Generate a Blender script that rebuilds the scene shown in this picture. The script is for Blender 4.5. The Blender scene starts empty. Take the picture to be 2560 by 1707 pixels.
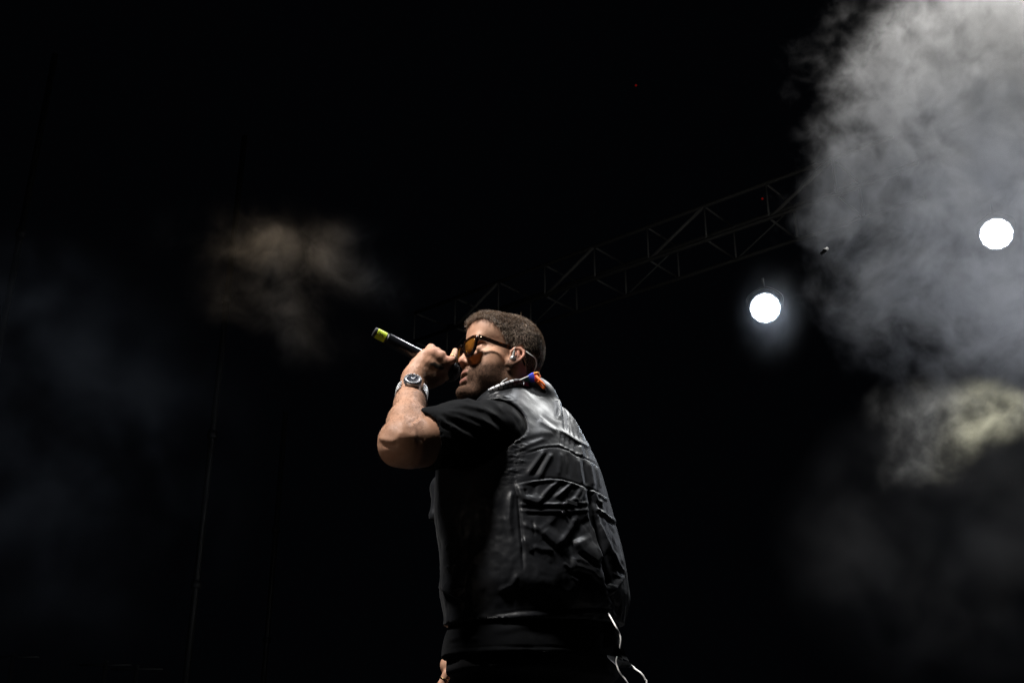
import bpy, math, random, os
import numpy as np
from mathutils import Vector, Matrix, noise as mnoise
random.seed(7); rng = np.random.default_rng(7)
C = bpy.context.scene.collection
R = math.radians


# ------------------------------------------------------------------ camera
F_PX, PITCH = 2700.0, R(22)
cs, sn = math.cos(PITCH), math.sin(PITCH)
cam_d = bpy.data.cameras.new('camera'); cam = bpy.data.objects.new('camera', cam_d); C.objects.link(cam)
cam_d.sensor_width = 36; cam_d.lens = 36 * F_PX / 2560; cam_d.clip_start = .05; cam_d.clip_end = 500
cam.rotation_euler = (R(90) + PITCH, 0, 0)
bpy.context.scene.camera = cam

def P(px, py, y):
    """world point on the sight line of a photograph pixel (2560 x 1707) at world depth y"""
    u, v = (px - 1280) / F_PX, (853.5 - py) / F_PX
    d = np.array([u, cs - v * sn, sn + v * cs])
    return d * (y / d[1])
def proj(p):
    p = np.asarray(p, float)
    dep = p[..., 1] * cs + p[..., 2] * sn
    return np.stack([1280 + F_PX * p[..., 0] / dep, 853.5 - F_PX * (p[..., 2] * cs - p[..., 1] * sn) / dep], -1)
def unit(v):
    v = np.asarray(v, float); return v / np.linalg.norm(v)

# ------------------------------------------------------------------ world, exposure, sampling
w = bpy.data.worlds.new('World'); bpy.context.scene.world = w; w.use_nodes = True
w.node_tree.nodes['Background'].inputs[0].default_value = (.0006, .0007, .0010, 1)
w.node_tree.nodes['Background'].inputs[1].default_value = 1.0
sc = bpy.context.scene
sc.view_settings.view_transform = 'Standard'; sc.view_settings.look = 'None'
sc.view_settings.exposure = 0; sc.view_settings.gamma = 1
sc.render.engine = 'CYCLES'
sc.cycles.max_bounces = 4; sc.cycles.diffuse_bounces = 2; sc.cycles.volume_bounces = 0; sc.cycles.transparent_max_bounces = 12
sc.cycles.use_denoising = True; sc.cycles.denoising_input_passes = 'RGB_ALBEDO_NORMAL'; sc.cycles.denoising_prefilter = 'NONE'; sc.cycles.caustics_reflective = False; sc.cycles.caustics_refractive = False; sc.cycles.blur_glossy = 1.0
sc.cycles.volume_step_rate = 1.0; sc.cycles.volume_max_steps = 160
sc.cycles.sample_clamp_indirect = .6; sc.cycles.sample_clamp_direct = 0

# ------------------------------------------------------------------ stage lights (real lamps hung over and round the stage)
def spot(name, loc, aim, energy, col, size=.15, cone=40, blend=.4):
    d = bpy.data.lights.new(name, 'SPOT'); d.energy = energy; d.color = col; d.shadow_soft_size = size
    d.spot_size = R(cone); d.spot_blend = blend
    o = bpy.data.objects.new(name, d); C.objects.link(o); o.location = loc
    o.rotation_euler = (Vector(aim) - Vector(loc)).to_track_quat('-Z', 'Y').to_euler()
    return o
HEADC = P(1260, 900, 2.44)
spot('key_spot', (-1.9, .72, 5.0), (-.13, 2.30, .99), 3000, (1, .965, .93), .50, 14.5, .75)
spot('top_spot', (1.3, 3.7, 5.2), (0.0, 2.4, .8), 470, (.95, .97, 1), .26, 30)
spot('back_spot', (2.2, 6.0, 4.6), (0.05, 2.4, .8), 460, (.95, .96, .95), .1, 30)
spot('side_spot', (-3.0, -.4, -.15), (-.26, 2.12, .66), 46, (1, .84, .70), .2, 8.5).data.specular_factor = .15

# ------------------------------------------------------------------ helpers: objects and materials
def tag(o, label=None, cat=None, group=None, kind=None):
    for k, v in (('label', label), ('category', cat), ('group', group), ('kind', kind)):
        if v: o[k] = v
    return o
def empty(name, loc, label=None, cat=None, group=None):
    o = bpy.data.objects.new(name, None); C.objects.link(o); o.location = loc; o.empty_display_size = .1
    return tag(o, label, cat, group)
def mesh_obj(name, verts, faces, mat, parent=None, smooth=True):
    me = bpy.data.meshes.new(name)
    me.from_pydata([tuple(map(float, v)) for v in verts] if not isinstance(verts, np.ndarray) else verts.tolist(), [],
                   faces.tolist() if isinstance(faces, np.ndarray) else faces)
    me.update()
    if smooth: me.polygons.foreach_set('use_smooth', [True] * len(me.polygons))
    if mat: me.materials.append(mat)
    o = bpy.data.objects.new(name, me); C.objects.link(o)
    if parent:
        o.parent = parent; o.matrix_parent_inverse = Matrix.Identity(4)
        o.matrix_parent_inverse = parent_world(parent).inverted()
    return o
def parent_world(o):
    m = Matrix.LocRotScale(o.location, o.rotation_euler, o.scale)
    return (parent_world(o.parent) @ o.matrix_parent_inverse @ m) if o.parent else m
def attr(o, name, vals):
    a = o.data.attributes.new(name, 'FLOAT', 'POINT'); a.data.foreach_set('value', np.asarray(vals, np.float32))

class MB:
    """collects shapes into one mesh"""
    def __init__(s): s.v = []; s.f = []
    def add(s, v, f):
        n = len(s.v); s.v += [tuple(map(float, p)) for p in v]; s.f += [tuple(i + n for i in q) for q in f]; return s
    def box(s, c, ax, h, bev=0.0):
        c = np.array(c, float); A = [unit(a) for a in ax]
        h = list(h); v = []
        if bev <= 0:
            for k in range(8):
                sg = [(-1, 1)[(k >> i) & 1] for i in range(3)]
                v.append(c + sum(A[i] * h[i] * sg[i] for i in range(3)))
            return s.add(v, [(0, 2, 3, 1), (4, 5, 7, 6), (0, 1, 5, 4), (2, 6, 7, 3), (0, 4, 6, 2), (1, 3, 7, 5)])
        # bevelled: three inset rings along axis 2
        def ring(z, i): return [c + A[0] * x * (h[0] - i) + A[1] * y * (h[1] - i) + A[2] * z for x, y in
                                ((-1, -1), (1, -1), (1, 1), (-1, 1))]
        rs = [ring(-h[2], bev), ring(-h[2] + bev, 0), ring(h[2] - bev, 0), ring(h[2], bev)]
        v = [p for r in rs for p in r]; f = [(3, 2, 1, 0), (12, 13, 14, 15)]
        for k in range(3):
            for i in range(4): f.append((4 * k + i, 4 * k + (i + 1) % 4, 4 * k + 4 + (i + 1) % 4, 4 * k + 4 + i))
        return s.add(v, f)
    def tube(s, pts, r, n=10, cap=True, up=None, flat=1.0):
        pts = [np.array(p, float) for p in pts]; m = len(pts)
        rr = r if hasattr(r, '__len__') else [r] * m
        v = []; prev = None
        for i, p in enumerate(pts):
            t = unit(pts[min(i + 1, m - 1)] - pts[max(i - 1, 0)])
            if prev is None:
                a = np.array(up, float) if up is not None else (np.array([0, 0, 1.]) if abs(t[2]) < .9 else np.array([1., 0, 0]))
            else: a = prev
            a = unit(a - t * a.dot(t)); prev = a; b = np.cross(t, a)
            for k in range(n):
                th = 2 * math.pi * k / n
                v.append(p + rr[i] * (a * math.cos(th) * flat + b * math.sin(th)))
        f = [(i * n + k, i * n + (k + 1) % n, (i + 1) * n + (k + 1) % n, (i + 1) * n + k) for i in range(m - 1) for k in range(n)]
        if cap: f += [tuple(range(n))[::-1], tuple((m - 1) * n + k for k in range(n))]
        return s.add(v, f)
    def lathe(s, o, ax, prof, n=32):
        """prof: (distance along ax, radius) pairs"""
        ax = unit(ax); a = unit(np.cross(ax, [0.3, 0.2, 1.])); b = np.cross(ax, a); o = np.array(o, float)
        v = [o + ax * z + (a * math.cos(2 * math.pi * k / n) + b * math.sin(2 * math.pi * k / n)) * r for z, r in prof for k in range(n)]
        m = len(prof)
        f = [(i * n + k, i * n + (k + 1) % n, (i + 1) * n + (k + 1) % n, (i + 1) * n + k) for i in range(m - 1) for k in range(n)]
        if prof[0][1] > 1e-5: f.append(tuple(range(n))[::-1])
        if prof[-1][1] > 1e-5: f.append(tuple((m - 1) * n + k for k in range(n)))
        return s.add(v, f)
    def build(s, name, mat, parent=None, smooth=True, auto=None):
        o = mesh_obj(name, s.v, s.f, mat, parent, smooth)
        if auto is not None:
            for e in []: pass
            o.data.set_sharp_from_angle(angle=R(auto))
        return o
def smooth_path(pts, n=8):
    pts = [np.array(p, float) for p in pts]; out = []
    for i in range(len(pts) - 1):
        p0, p1, p2, p3 = pts[max(i - 1, 0)], pts[i], pts[i + 1], pts[min(i + 2, len(pts) - 1)]
        for k in range(n):
            t = k / n
            out.append(.5 * ((2 * p1) + (-p0 + p2) * t + (2 * p0 - 5 * p1 + 4 * p2 - p3) * t * t + (-p0 + 3 * p1 - 3 * p2 + p3) * t ** 3))
    out.append(pts[-1]); return out

def mat(name, col=(.5, .5, .5), rough=.5, metal=0, spec=.5, **kw):
    m = bpy.data.materials.new(name); m.use_nodes = True; nt = m.node_tree; b = nt.nodes['Principled BSDF']
    b.inputs['Base Color'].default_value = (*col, 1); b.inputs['Roughness'].default_value = rough
    b.inputs['Metallic'].default_value = metal; b.inputs['Specular IOR Level'].default_value = spec
    for k, v in kw.items(): b.inputs[k.replace('_', ' ')].default_value = v
    return m
class NT:
    def __init__(s, m): s.t = m.node_tree; s.b = s.t.nodes.get('Principled BSDF')
    def n(s, ty, **kw):
        x = s.t.nodes.new(ty)
        for k, v in kw.items():
            if k.startswith('i_'):
                key = k[2:]; key = int(key) if key.isdigit() else key.replace('_', ' ')
                x.inputs[key].default_value = v
            else: setattr(x, k, v)
        return x
    def l(s, a, b): s.t.links.new(a, b)
    def math(s, op, a, b=None, clamp=False):
        x = s.n('ShaderNodeMath', operation=op, use_clamp=clamp)
        for i, q in enumerate((a, b)):
            if q is None: continue
            if isinstance(q, (int, float)): x.inputs[i].default_value = q
            else: s.l(q, x.inputs[i])
        return x.outputs[0]
    def noise(s, scale, detail=3, rough=.5, vec=None, dist=0):
        x = s.n('ShaderNodeTexNoise'); x.inputs['Scale'].default_value = scale; x.inputs['Detail'].default_value = detail
        x.inputs['Roughness'].default_value = rough; x.inputs['Distortion'].default_value = dist
        if vec is not None: s.l(vec, x.inputs['Vector'])
        return x.outputs[0]
    def coord(s): return s.n('ShaderNodeNewGeometry').outputs['Position']
    def ramp(s, fac, stops):
        x = s.n('ShaderNodeValToRGB'); s.l(fac, x.inputs[0]); e = x.color_ramp.elements
        while len(e) < len(stops): e.new(.5)
        for q, (p, c) in zip(e, stops): q.position = p; q.color = (*c, 1) if len(c) == 3 else c
        return x.outputs[0]
    def mix(s, fac, a, b, mode='MIX'):
        x = s.n('ShaderNodeMix', data_type='RGBA', blend_type=mode)
        for sock, q in ((x.inputs[0], fac), (x.inputs[6], a), (x.inputs[7], b)):
            if isinstance(q, (int, float)): sock.default_value = q
            elif isinstance(q, tuple): sock.default_value = (*q, 1)
            else: s.l(q, sock)
        return x.outputs[2]
    def bump(s, h, strength=.3, dist=.002, nrm=None):
        x = s.n('ShaderNodeBump'); x.inputs['Strength'].default_value = strength; x.inputs['Distance'].default_value = dist
        s.l(h, x.inputs['Height'])
        if nrm is not None: s.l(nrm, x.inputs['Normal'])
        return x.outputs[0]
    def attr(s, name): return s.n('ShaderNodeAttribute', attribute_name=name).outputs['Fac']
    def map(s, v, scale):
        x = s.n('ShaderNodeMapping'); x.inputs['Scale'].default_value = scale; s.l(v, x.inputs[0]); return x.outputs[0]

# ------------------------------------------------------------------ implicit surfaces, polygonised with surface nets
class Field:
    def __init__(s): s.nodes = []
    def add(s, fn, c, r, k=.01, op='u'): s.nodes.append((fn, np.array(c, float), r, k, op)); return s
    def rc(s, a, b, ra, rb, k=.01, op='u', flat=None):
        a = np.array(a, float); b = np.array(b, float); ba = b - a; L = max(ba.dot(ba), 1e-9)
        def fn(p):
            pa = p - a; t = np.clip(pa @ ba / L, 0, 1); v = pa - t[:, None] * ba
            if flat is not None:
                n, fl = flat; v = v + n * (v @ n)[:, None] * (1 / fl - 1)
                return (np.sqrt((v * v).sum(1)) - (ra + t * (rb - ra))) * min(1, fl) ** .5
            return np.sqrt((v * v).sum(1)) - (ra + t * (rb - ra))
        return s.add(fn, (a + b) / 2, math.sqrt(L) / 2 + max(ra, rb) * 1.3, k, op)
    def chain(s, pts, rs, k=.01, op='u', flat=None):
        for i in range(len(pts) - 1): s.rc(pts[i], pts[i + 1], rs[i], rs[i + 1], k, op, flat)
        return s
    def ell(s, c, r, k=.01, op='u', M=None):
        c = np.array(c, float); r = np.array(r, float); M = np.eye(3) if M is None else np.array(M, float)
        def fn(p):
            q = (p - c) @ M / r; l = np.sqrt((q * q).sum(1)); g = np.sqrt(((q / r) ** 2).sum(1)) + 1e-9
            return l * (l - 1) / g
        return s.add(fn, c, r.max() * 1.2, k, op)
    def loft(s, z, cx, cy, w_, d_, yaw, k=.02, n=2.3, op='u'):
        zz = np.linspace(z[0], z[-1], 200)
        def sm(a):
            a = np.interp(zz, z, a); ke = np.hanning(17); ke /= ke.sum()
            return np.convolve(np.pad(a, 8, mode='edge'), ke, 'valid')
        cx, cy, w_, d_, yaw = map(sm, (cx, cy, w_, d_, yaw))
        def fn(p):
            q = [np.interp(p[:, 2], zz, a) for a in (cx, cy, w_, d_, yaw)]
            X = p[:, 0] - q[0]; Y = p[:, 1] - q[1]; c_, s_ = np.cos(q[4]), np.sin(q[4])
            fwd = -X * c_ + Y * s_; lat = X * s_ + Y * c_
            l = (np.abs(lat / q[2]) ** n + np.abs(fwd / q[3]) ** n) ** (1 / n)
            d = (l - 1) * np.minimum(q[2], q[3])
            return np.maximum(d, np.maximum(p[:, 2] - zz[-1], zz[0] - p[:, 2]))
        c = np.array([cx.mean(), cy.mean(), (z[0] + z[-1]) / 2]); r = math.hypot((z[-1] - z[0]) / 2, max(w_.max(), d_.max())) + .12
        return s.add(fn, c, r, k, op)
    def __call__(s, p, cc=None, cr=0):
        d = np.full(len(p), .5)
        for fn, c, r, k, op in s.nodes:
            if cc is not None and np.linalg.norm(c - cc) - r - cr > .05 + k: continue
            e = fn(p)
            if op == 'u':
                h = np.clip(.5 + .5 * (d - e) / k, 0, 1); d = d * (1 - h) + e * h - k * h * (1 - h)
            elif op == 's':
                h = np.clip(.5 - .5 * (d + e) / k, 0, 1); d = d * (1 - h) - e * h + k * h * (1 - h)
            elif op == 'i': d = np.maximum(d, e)
        return d

def polygonise(f, lo, hi, h, N=12, post=None):
    lo = np.array(lo, float); hi = np.array(hi, float)
    nb = np.ceil((hi - lo) / (h * N)).astype(int)
    g = np.stack(np.meshgrid(*[np.arange(n) for n in nb], indexing='ij'), -1).reshape(-1, 3)
    cen = lo + (g + .5) * h * N; rad = h * N * .87
    dc = f(cen); act = g[np.abs(dc) < rad * 1.9]
    loc = np.stack(np.meshgrid(*[np.arange(N + 1)] * 3, indexing='ij'), -1).reshape(-1, 3)
    D = nb * N + 3; S = np.array([D[1] * D[2], D[2], 1])
    VK, VP, Q = [], [], []
    corners = [(i, j, k) for i in (0, 1) for j in (0, 1) for k in (0, 1)]
    edges = [(a, b) for a in range(8) for b in range(a + 1, 8) if sum(abs(np.array(corners[a]) - corners[b])) == 1]
    for b in act:
        base = b * N; p = lo + (base + loc) * h; c = lo + (b + .5) * h * N
        d = f(p, c, rad)
        if post is not None: d = post(p, d)
        d = d.reshape(N + 1, N + 1, N + 1); ins = d < 0
        if ins.all() or not ins.any(): continue
        cv = [d[i:N + i, j:N + j, k:N + k] for i, j, k in corners]
        sgn = np.zeros((N, N, N), int)
        for x in cv: sgn += x < 0
        m = (sgn > 0) & (sgn < 8); idx = np.argwhere(m)
        if not len(idx): continue
        cvm = np.stack([x[m] for x in cv], 1); acc = np.zeros((len(idx), 3)); cnt = np.zeros(len(idx))
        for a, e in edges:
            va, ve = cvm[:, a], cvm[:, e]; cr = (va < 0) != (ve < 0)
            t = np.where(cr, va / np.where(cr, va - ve, 1), 0)
            acc += np.where(cr[:, None], np.array(corners[a]) + t[:, None] * (np.array(corners[e]) - np.array(corners[a])), 0); cnt += cr
        VP.append(lo + (base + idx + acc / cnt[:, None]) * h); VK.append((base + idx + 1) @ S)
        for ax in range(3):
            o = [0, 0, 0]; o[ax] = 1
            A = ins[:N, :N, :N]; B = ins[o[0]:N + o[0], o[1]:N + o[1], o[2]:N + o[2]]
            e = np.argwhere(A != B)
            if not len(e): continue
            s_in = A[tuple(e.T)]; k0 = (base + e + 1) @ S
            s1, s2 = S[(ax + 1) % 3], S[(ax + 2) % 3]
            q = np.stack([k0, k0 - s1, k0 - s1 - s2, k0 - s2], 1)
            q[~s_in] = q[~s_in][:, ::-1]
            Q.append(q)
    VK = np.concatenate(VK); VP = np.concatenate(VP); Q = np.concatenate(Q)
    o = np.argsort(VK); VK = VK[o]; VP = VP[o]
    i = np.clip(np.searchsorted(VK, Q), 0, len(VK) - 1); ok = (VK[i] == Q).all(1)
    return VP, i[ok]
def vnormals(V, Fc):
    n = np.zeros_like(V); a = V[Fc[:, 2]] - V[Fc[:, 0]]; b = V[Fc[:, 3]] - V[Fc[:, 1]]; c = np.cross(a, b)
    for k in range(4): np.add.at(n, Fc[:, k], c)
    return n / (np.linalg.norm(n, axis=1)[:, None] + 1e-12)
def relax(V, Fc, it=2, lam=.5):
    e = np.concatenate([Fc[:, [0, 1]], Fc[:, [1, 2]], Fc[:, [2, 3]], Fc[:, [3, 0]]])
    for _ in range(it):
        s = np.zeros_like(V); n = np.zeros(len(V))
        np.add.at(s, e[:, 0], V[e[:, 1]]); np.add.at(s, e[:, 1], V[e[:, 0]])
        np.add.at(n, e[:, 0], 1); np.add.at(n, e[:, 1], 1)
        V = V * (1 - lam) + lam * s / np.maximum(n, 1)[:, None]
    return V
def vnoise(P_, scale, seed=0, octv=3):
    """cheap smooth value noise in numpy"""
    out = np.zeros(len(P_)); amp = 1; tot = 0; q = P_ * scale + seed * 17.3
    for _ in range(octv):
        i = np.floor(q).astype(np.int64); f_ = q - i; f_ = f_ * f_ * (3 - 2 * f_); r = 0
        for dx in (0, 1):
            for dy in (0, 1):
                for dz in (0, 1):
                    hsh = (i[:, 0] + dx) * 73856093 ^ (i[:, 1] + dy) * 19349663 ^ (i[:, 2] + dz) * 83492791
                    hsh = (hsh * 2654435761) & 0xffffffff; hsh ^= hsh >> 15; hsh = (hsh * 2246822519) & 0xffffffff; hsh ^= hsh >> 13
                    wgt = (f_[:, 0] if dx else 1 - f_[:, 0]) * (f_[:, 1] if dy else 1 - f_[:, 1]) * (f_[:, 2] if dz else 1 - f_[:, 2])
                    r = r + wgt * (hsh % 65536) / 65535
        out += amp * (r - .5); tot += amp; amp *= .5; q = q * 2.03 + 5.1
    return out / tot * 2
def ridge(uv, pts, wd, amp, asym=0):
    """height of a fold drawn along a polyline; asym > 0 makes its lower side steep"""
    best = np.full(len(uv), 1e9); sd = np.zeros(len(uv)); tt = np.zeros(len(uv)); n = len(pts) - 1
    pts = np.array(pts, float); near = (uv[:, 0] > pts[:, 0].min() - 4 * wd) & (uv[:, 0] < pts[:, 0].max() + 4 * wd) & \
        (uv[:, 1] > pts[:, 1].min() - 4 * wd) & (uv[:, 1] < pts[:, 1].max() + 4 * wd)
    out = np.zeros(len(uv)); U = uv[near]
    if not len(U): return out
    best = np.full(len(U), 1e9); sd = np.zeros(len(U)); tt = np.zeros(len(U))
    for i in range(n):
        a, b = pts[i], pts[i + 1]; ba = b - a; L = ba @ ba; t = np.clip((U - a) @ ba / L, 0, 1); v = U - a - t[:, None] * ba
        d = np.hypot(v[:, 0], v[:, 1]); m = d < best; best = np.where(m, d, best)
        sd = np.where(m, (v @ np.array([-ba[1], ba[0]])) / math.sqrt(L), sd); tt = np.where(m, (i + t) / n, tt)
    wl = wd * (1 - asym * np.sign(sd))
    taper = np.clip(np.minimum(tt, 1 - tt) * 6 + .15, 0, 1)
    out[near] = amp * np.exp(-(best / np.maximum(wl, .3 * wd)) ** 2) * taper
    return out
# ------------------------------------------------------------------ the singer: skeleton
FLOOR_Z = -0.70
HY, HP = R(25), R(10)                                   # head turned towards the camera and lifted
hf0 = np.array([-math.cos(HY), -math.sin(HY), 0]); hl = np.array([math.sin(HY), -math.cos(HY), 0])
hf = hf0 * math.cos(HP) + np.array([0, 0, 1.]) * math.sin(HP); hu = -hf0 * math.sin(HP) + np.array([0, 0, 1.]) * math.cos(HP)
HO = P(1262, 916, 2.44); HM = np.stack([hf, hl, hu], 1)    # columns: forward, left, up
def H(x, y, z): return HO + HM @ np.array([x, y, z])
SL, SR = P(1222, 1080, 2.29), P(1366, 1120, 2.60)
EL, WR = P(1003, 1104, 2.12), P(1036, 955, 2.26)
MIC_T, MIC_B = P(934, 829, 2.245), P(1122, 927, 2.315)
micax = unit(MIC_B - MIC_T)
NB = P(1306, 992, 2.485)

def add_head(F):
    e = lambda c, r, k=.012, op='u': F.ell(H(*c), r, k, op, HM)
    rc = lambda a, b, ra, rb, k=.012, op='u': F.rc(H(*a), H(*b), ra, rb, k, op)
    e((-.008, 0, .048), (.080, .073, .080)); e((-.028, 0, .026), (.058, .067, .064)); e((.046, 0, .061), (.062, .063, .058), .02)
    e((.043, 0, -.022), (.052, .060, .068), .02); e((.05, 0, -.07), (.046, .043, .036), .02)
    for s in (-1, 1):
        rc((.000, s * .055, -.02), (.004, s * .053, -.062), .017, .015, .018)
        rc((.004, s * .055, -.064), (.072, s * .020, -.100), .016, .016, .02)
        e((.056, s * .044, -.016), (.028, .022, .022), .015)
        e((.046, s * .046, -.054), (.034, .021, .032), .02)
    e((.088, 0, -.099), (.020, .022, .018), .012)
    rc((.089, -.030, .032), (.089, .030, .032), .0105, .0105, .015)
    for s in (-1, 1): e((.096, s * .031, .008), (.014, .019, .013), .010, 's')
    for s in (-1, 1): e((.076, s * .031, .006), (.0125, .0125, .0125), .003)
    for s in (-1, 1): rc((.0865, s * .020, .013), (.081, s * .038, .012), .0032, .0032, .006)
    rc((.090, 0, .020), (.106, 0, -.018), .0085, .0095, .008)
    e((.1065, 0, -.023), (.0115, .012, .0105), .006)
    for s in (-1, 1): e((.095, s * .0135, -.027), (.012, .0075, .0085), .004); e((.101, s * .0065, -.0345), (.005, .0035, .004), .002, 's')
    e((.0825, 0, -.056), (.0195, .029, .027), .012)
    rc((.094, -.015, -.051), (.094, .015, -.051), .0038, .0042, .005)
    rc((.0955, -.007, -.0505), (.0955, .007, -.0505), .0040, .0044, .005)
    rc((.0945, -.014, -.0715), (.0945, .014, -.0715), .0044, .0050, .006)
    e((.100, 0, -.0615), (.016, .020, .0050), .003, 's')
    e((.088, 0, -.084), (.012, .016, .005), .006, 's')
    # ears
    for s in (-1, 1):
        tl = R(20); ex, ez = math.sin(tl), math.cos(tl)
        def E(a, b, o, q=.82):
            a, b, o = a * q, b * q, o * q; return (.011 + a * math.cos(tl) - b * math.sin(tl), s * (.0705 + o), -.009 + a * math.sin(tl) * .6 + b * math.cos(tl))
        he = [E(.010, .004, .004), E(.017, .016, .005), E(.013, .029, .009), E(-.001, .035, .014), E(-.015, .029, .019), E(-.020, .014, .022),
              E(-.017, -.003, .020), E(-.010, -.018, .014), E(-.002, -.028, .008), E(.006, -.029, .005), E(.010, -.020, .003)]
        F.chain([H(*q) for q in he], [.003, .0033, .0036, .0038, .004, .0038, .0036, .004, .0056, .0056, .0036], .002)
        ah = [E(.006, .020, .007), E(-.004, .020, .013), E(-.010, .010, .015), E(-.010, -.004, .014), E(-.004, -.014, .010), E(.004, -.014, .007)]
        F.chain([H(*q) for q in ah], [.0022, .0026, .0028, .0027, .0028, .0026], .002)
        F.chain([H(*q) for q in (E(-.001, .028, .006), E(-.009, .01, .008), E(-.004, -.018, .004))], [.0065, .0075, .0065], .003)
        e(E(.010, -.002, .004), (.003, .003, .005), .003)
        e(E(.003, .001, .009), (.0055, .004, .0065), .002, 's')

def add_arm_hand(F):
    F.chain([SL, SL * .45 + EL * .55 + np.array([0, 0, -.004]), EL], [.060, .055, .047], .02)
    F.rc(SL * .35 + EL * .65, SL * .1 + EL * .9 + np.array([0, 0, -.012]), .052, .044, .02)
    F.ell(EL + np.array([-.012, .004, -.016]), (.031, .036, .032), .012)
    fm = EL * .70 + WR * .30
    F.chain([EL, fm + np.array([.004, 0, 0]), EL * .38 + WR * .62, WR], [.039, .0405, .0310, .0275], .015)
    # hand: palm
    kn = [P(1064, 887, 2.258), P(1080, 883, 2.264), P(1099, 890, 2.274), P(1114, 904, 2.282)]   # little ... index knuckle
    wr = [P(1026, 938, 2.256), P(1034, 936, 2.250), P(1043, 938, 2.249), P(1052, 945, 2.256)]
    F.chain([WR, P(1044, 935, 2.262)], [.0285, .026], .012)
    for i in range(4):
        F.rc(wr[i], kn[i] * .5 + wr[i] * .5, .0175, .016, .008); F.rc(kn[i] * .5 + wr[i] * .5, kn[i], .0155, .0132, .005)
        F.rc(wr[i] + [0, .016, -.004], kn[i] + [0.004, .018, -.008], .015, .012, .012)
    for i in range(3): F.rc(kn[i] * .86 + wr[i] * .14, kn[i + 1] * .86 + wr[i + 1] * .14, .0125, .0125, .010); F.rc(kn[i] * .5 + wr[i] * .5, kn[i + 1] * .5 + wr[i + 1] * .5, .0145, .0145, .010)
    F.chain([P(1050, 950, 2.272), P(1078, 946, 2.276), P(1097, 944, 2.286)], [.020, .019, .015], .014)   # ball of the thumb
    # fingers round the handle: knuckle, two joints, tip
    def on_mic(t, ang, r):
        c = MIC_T + micax * t; a = unit(np.cross(micax, [0, 0, 1.])); b = np.cross(a, micax)   # b: up and across the handle
        if b[2] < 0: b = -b
        a = np.array(a); a = a if a[1] > 0 else -a
        return c + (b * math.cos(ang) + a * math.sin(ang)) * r
    L = np.linalg.norm(MIC_B - MIC_T)
    for i, t in enumerate((.70, .78, .855)):
        q = [kn[i], on_mic(L * t, R(5 + 4 * i), .031), on_mic(L * (t + .004), R(75), .028), on_mic(L * (t + .006), R(140), .026), on_mic(L * (t + .006), R(178), .025)]
        F.chain(q, [.0112, .0105, .0098, .0090, .0080], .004)
    q = [kn[3], P(1130, 901, 2.280), P(1135, 889, 2.296), P(1138, 877, 2.312)]                   # index finger lifted off the grille
    F.chain(q, [.0112, .0092, .0080, .0070], .004)
    q = [P(1097, 944, 2.286), P(1112, 940, 2.305), P(1120, 928, 2.345)]                            # thumb
    F.chain(q, [.0145, .0105, .0095], .006)
    return kn

def add_right_arm(F):
    er = SR + np.array([-.04, .12, -.27]); wr = P(1155, 1650, 2.62)
    F.chain([SR, SR * .5 + er * .5, er], [.062, .054, .044], .02); F.chain([er, er * .6 + wr * .4, wr], [.042, .041, .028], .02)
    h = P(1128, 1662, 2.60); F.rc(wr, h, .027, .026, .015)
    for i in range(4):
        a = h + np.array([-.008 - .001 * i, -.020 + .016 * i, -.02]); b = a + np.array([-.012, .002, -.025]); c = b + np.array([.010, .002, -.024])
        F.chain([a, b, c], [.0105, .0098, .0088], .004)
    F.chain([wr, wr + np.array([.01, -.035, -.03]), wr + np.array([.004, -.04, -.07])], [.02, .013, .010], .006)

# torso section levels, from the picture's silhouette rows: (row, left, right, depth y, yaw, depth share)
LV = [(1690, 1100, 1574, 2.41), (1620, 1102, 1567, 2.41), (1555, 1124, 1556, 2.41), (1490, 1112, 1578, 2.41), (1400, 1112, 1564, 2.415), (1320, 1100, 1543, 2.42), (1240, 1096, 1522, 2.43),
      (1173, 1100, 1504, 2.44), (1120, 1125, 1480, 2.45), (1075, 1160, 1450, 2.46), (1035, 1205, 1410, 2.475), (1010, 1240, 1380, 2.485), (992, 1270, 1350, 2.49)]
YAW = R(40)
def torso(F, shrink, k=.02, rows=None, extra=0, op='u'):
    z, cx, cy, w_, d_ = [], [], [], [], []
    for py, l, r, y in (LV if rows is None else [q for q in LV if rows[0] <= q[0] <= rows[1]]):
        a, b = P(l, py, y), P(r, py, y); hw = (b[0] - a[0]) / 2; m = (a + b) / 2
        ratio = .74; W = hw / math.sqrt((ratio * math.cos(YAW)) ** 2 + math.sin(YAW) ** 2)
        z.append(m[2]); cx.append(m[0]); cy.append(m[1]); w_.append(max(W - shrink, .015)); d_.append(max(W * ratio - shrink, .015))
    F.loft(z, cx, cy, w_, d_, [YAW] * len(z), k, 2.15, op)
    return z

def add_shoulders(F, s):
    """trapezius and shoulder caps; s = thickness of what is worn over them"""
    F.chain([P(1312, 1016, 2.49), P(1262, 1044, 2.40), SL + [.01, .01, .0]], [.064 + s, .060 + s, .058 + s], .03)
    F.chain([P(1318, 1020, 2.50), P(1345, 1076, 2.55), SR], [.064 + s, .062 + s, .058 + s], .03)
    F.ell(P(1382, 1112, 2.47), (.055 + s, .06 + s, .085 + s), .03)

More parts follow.
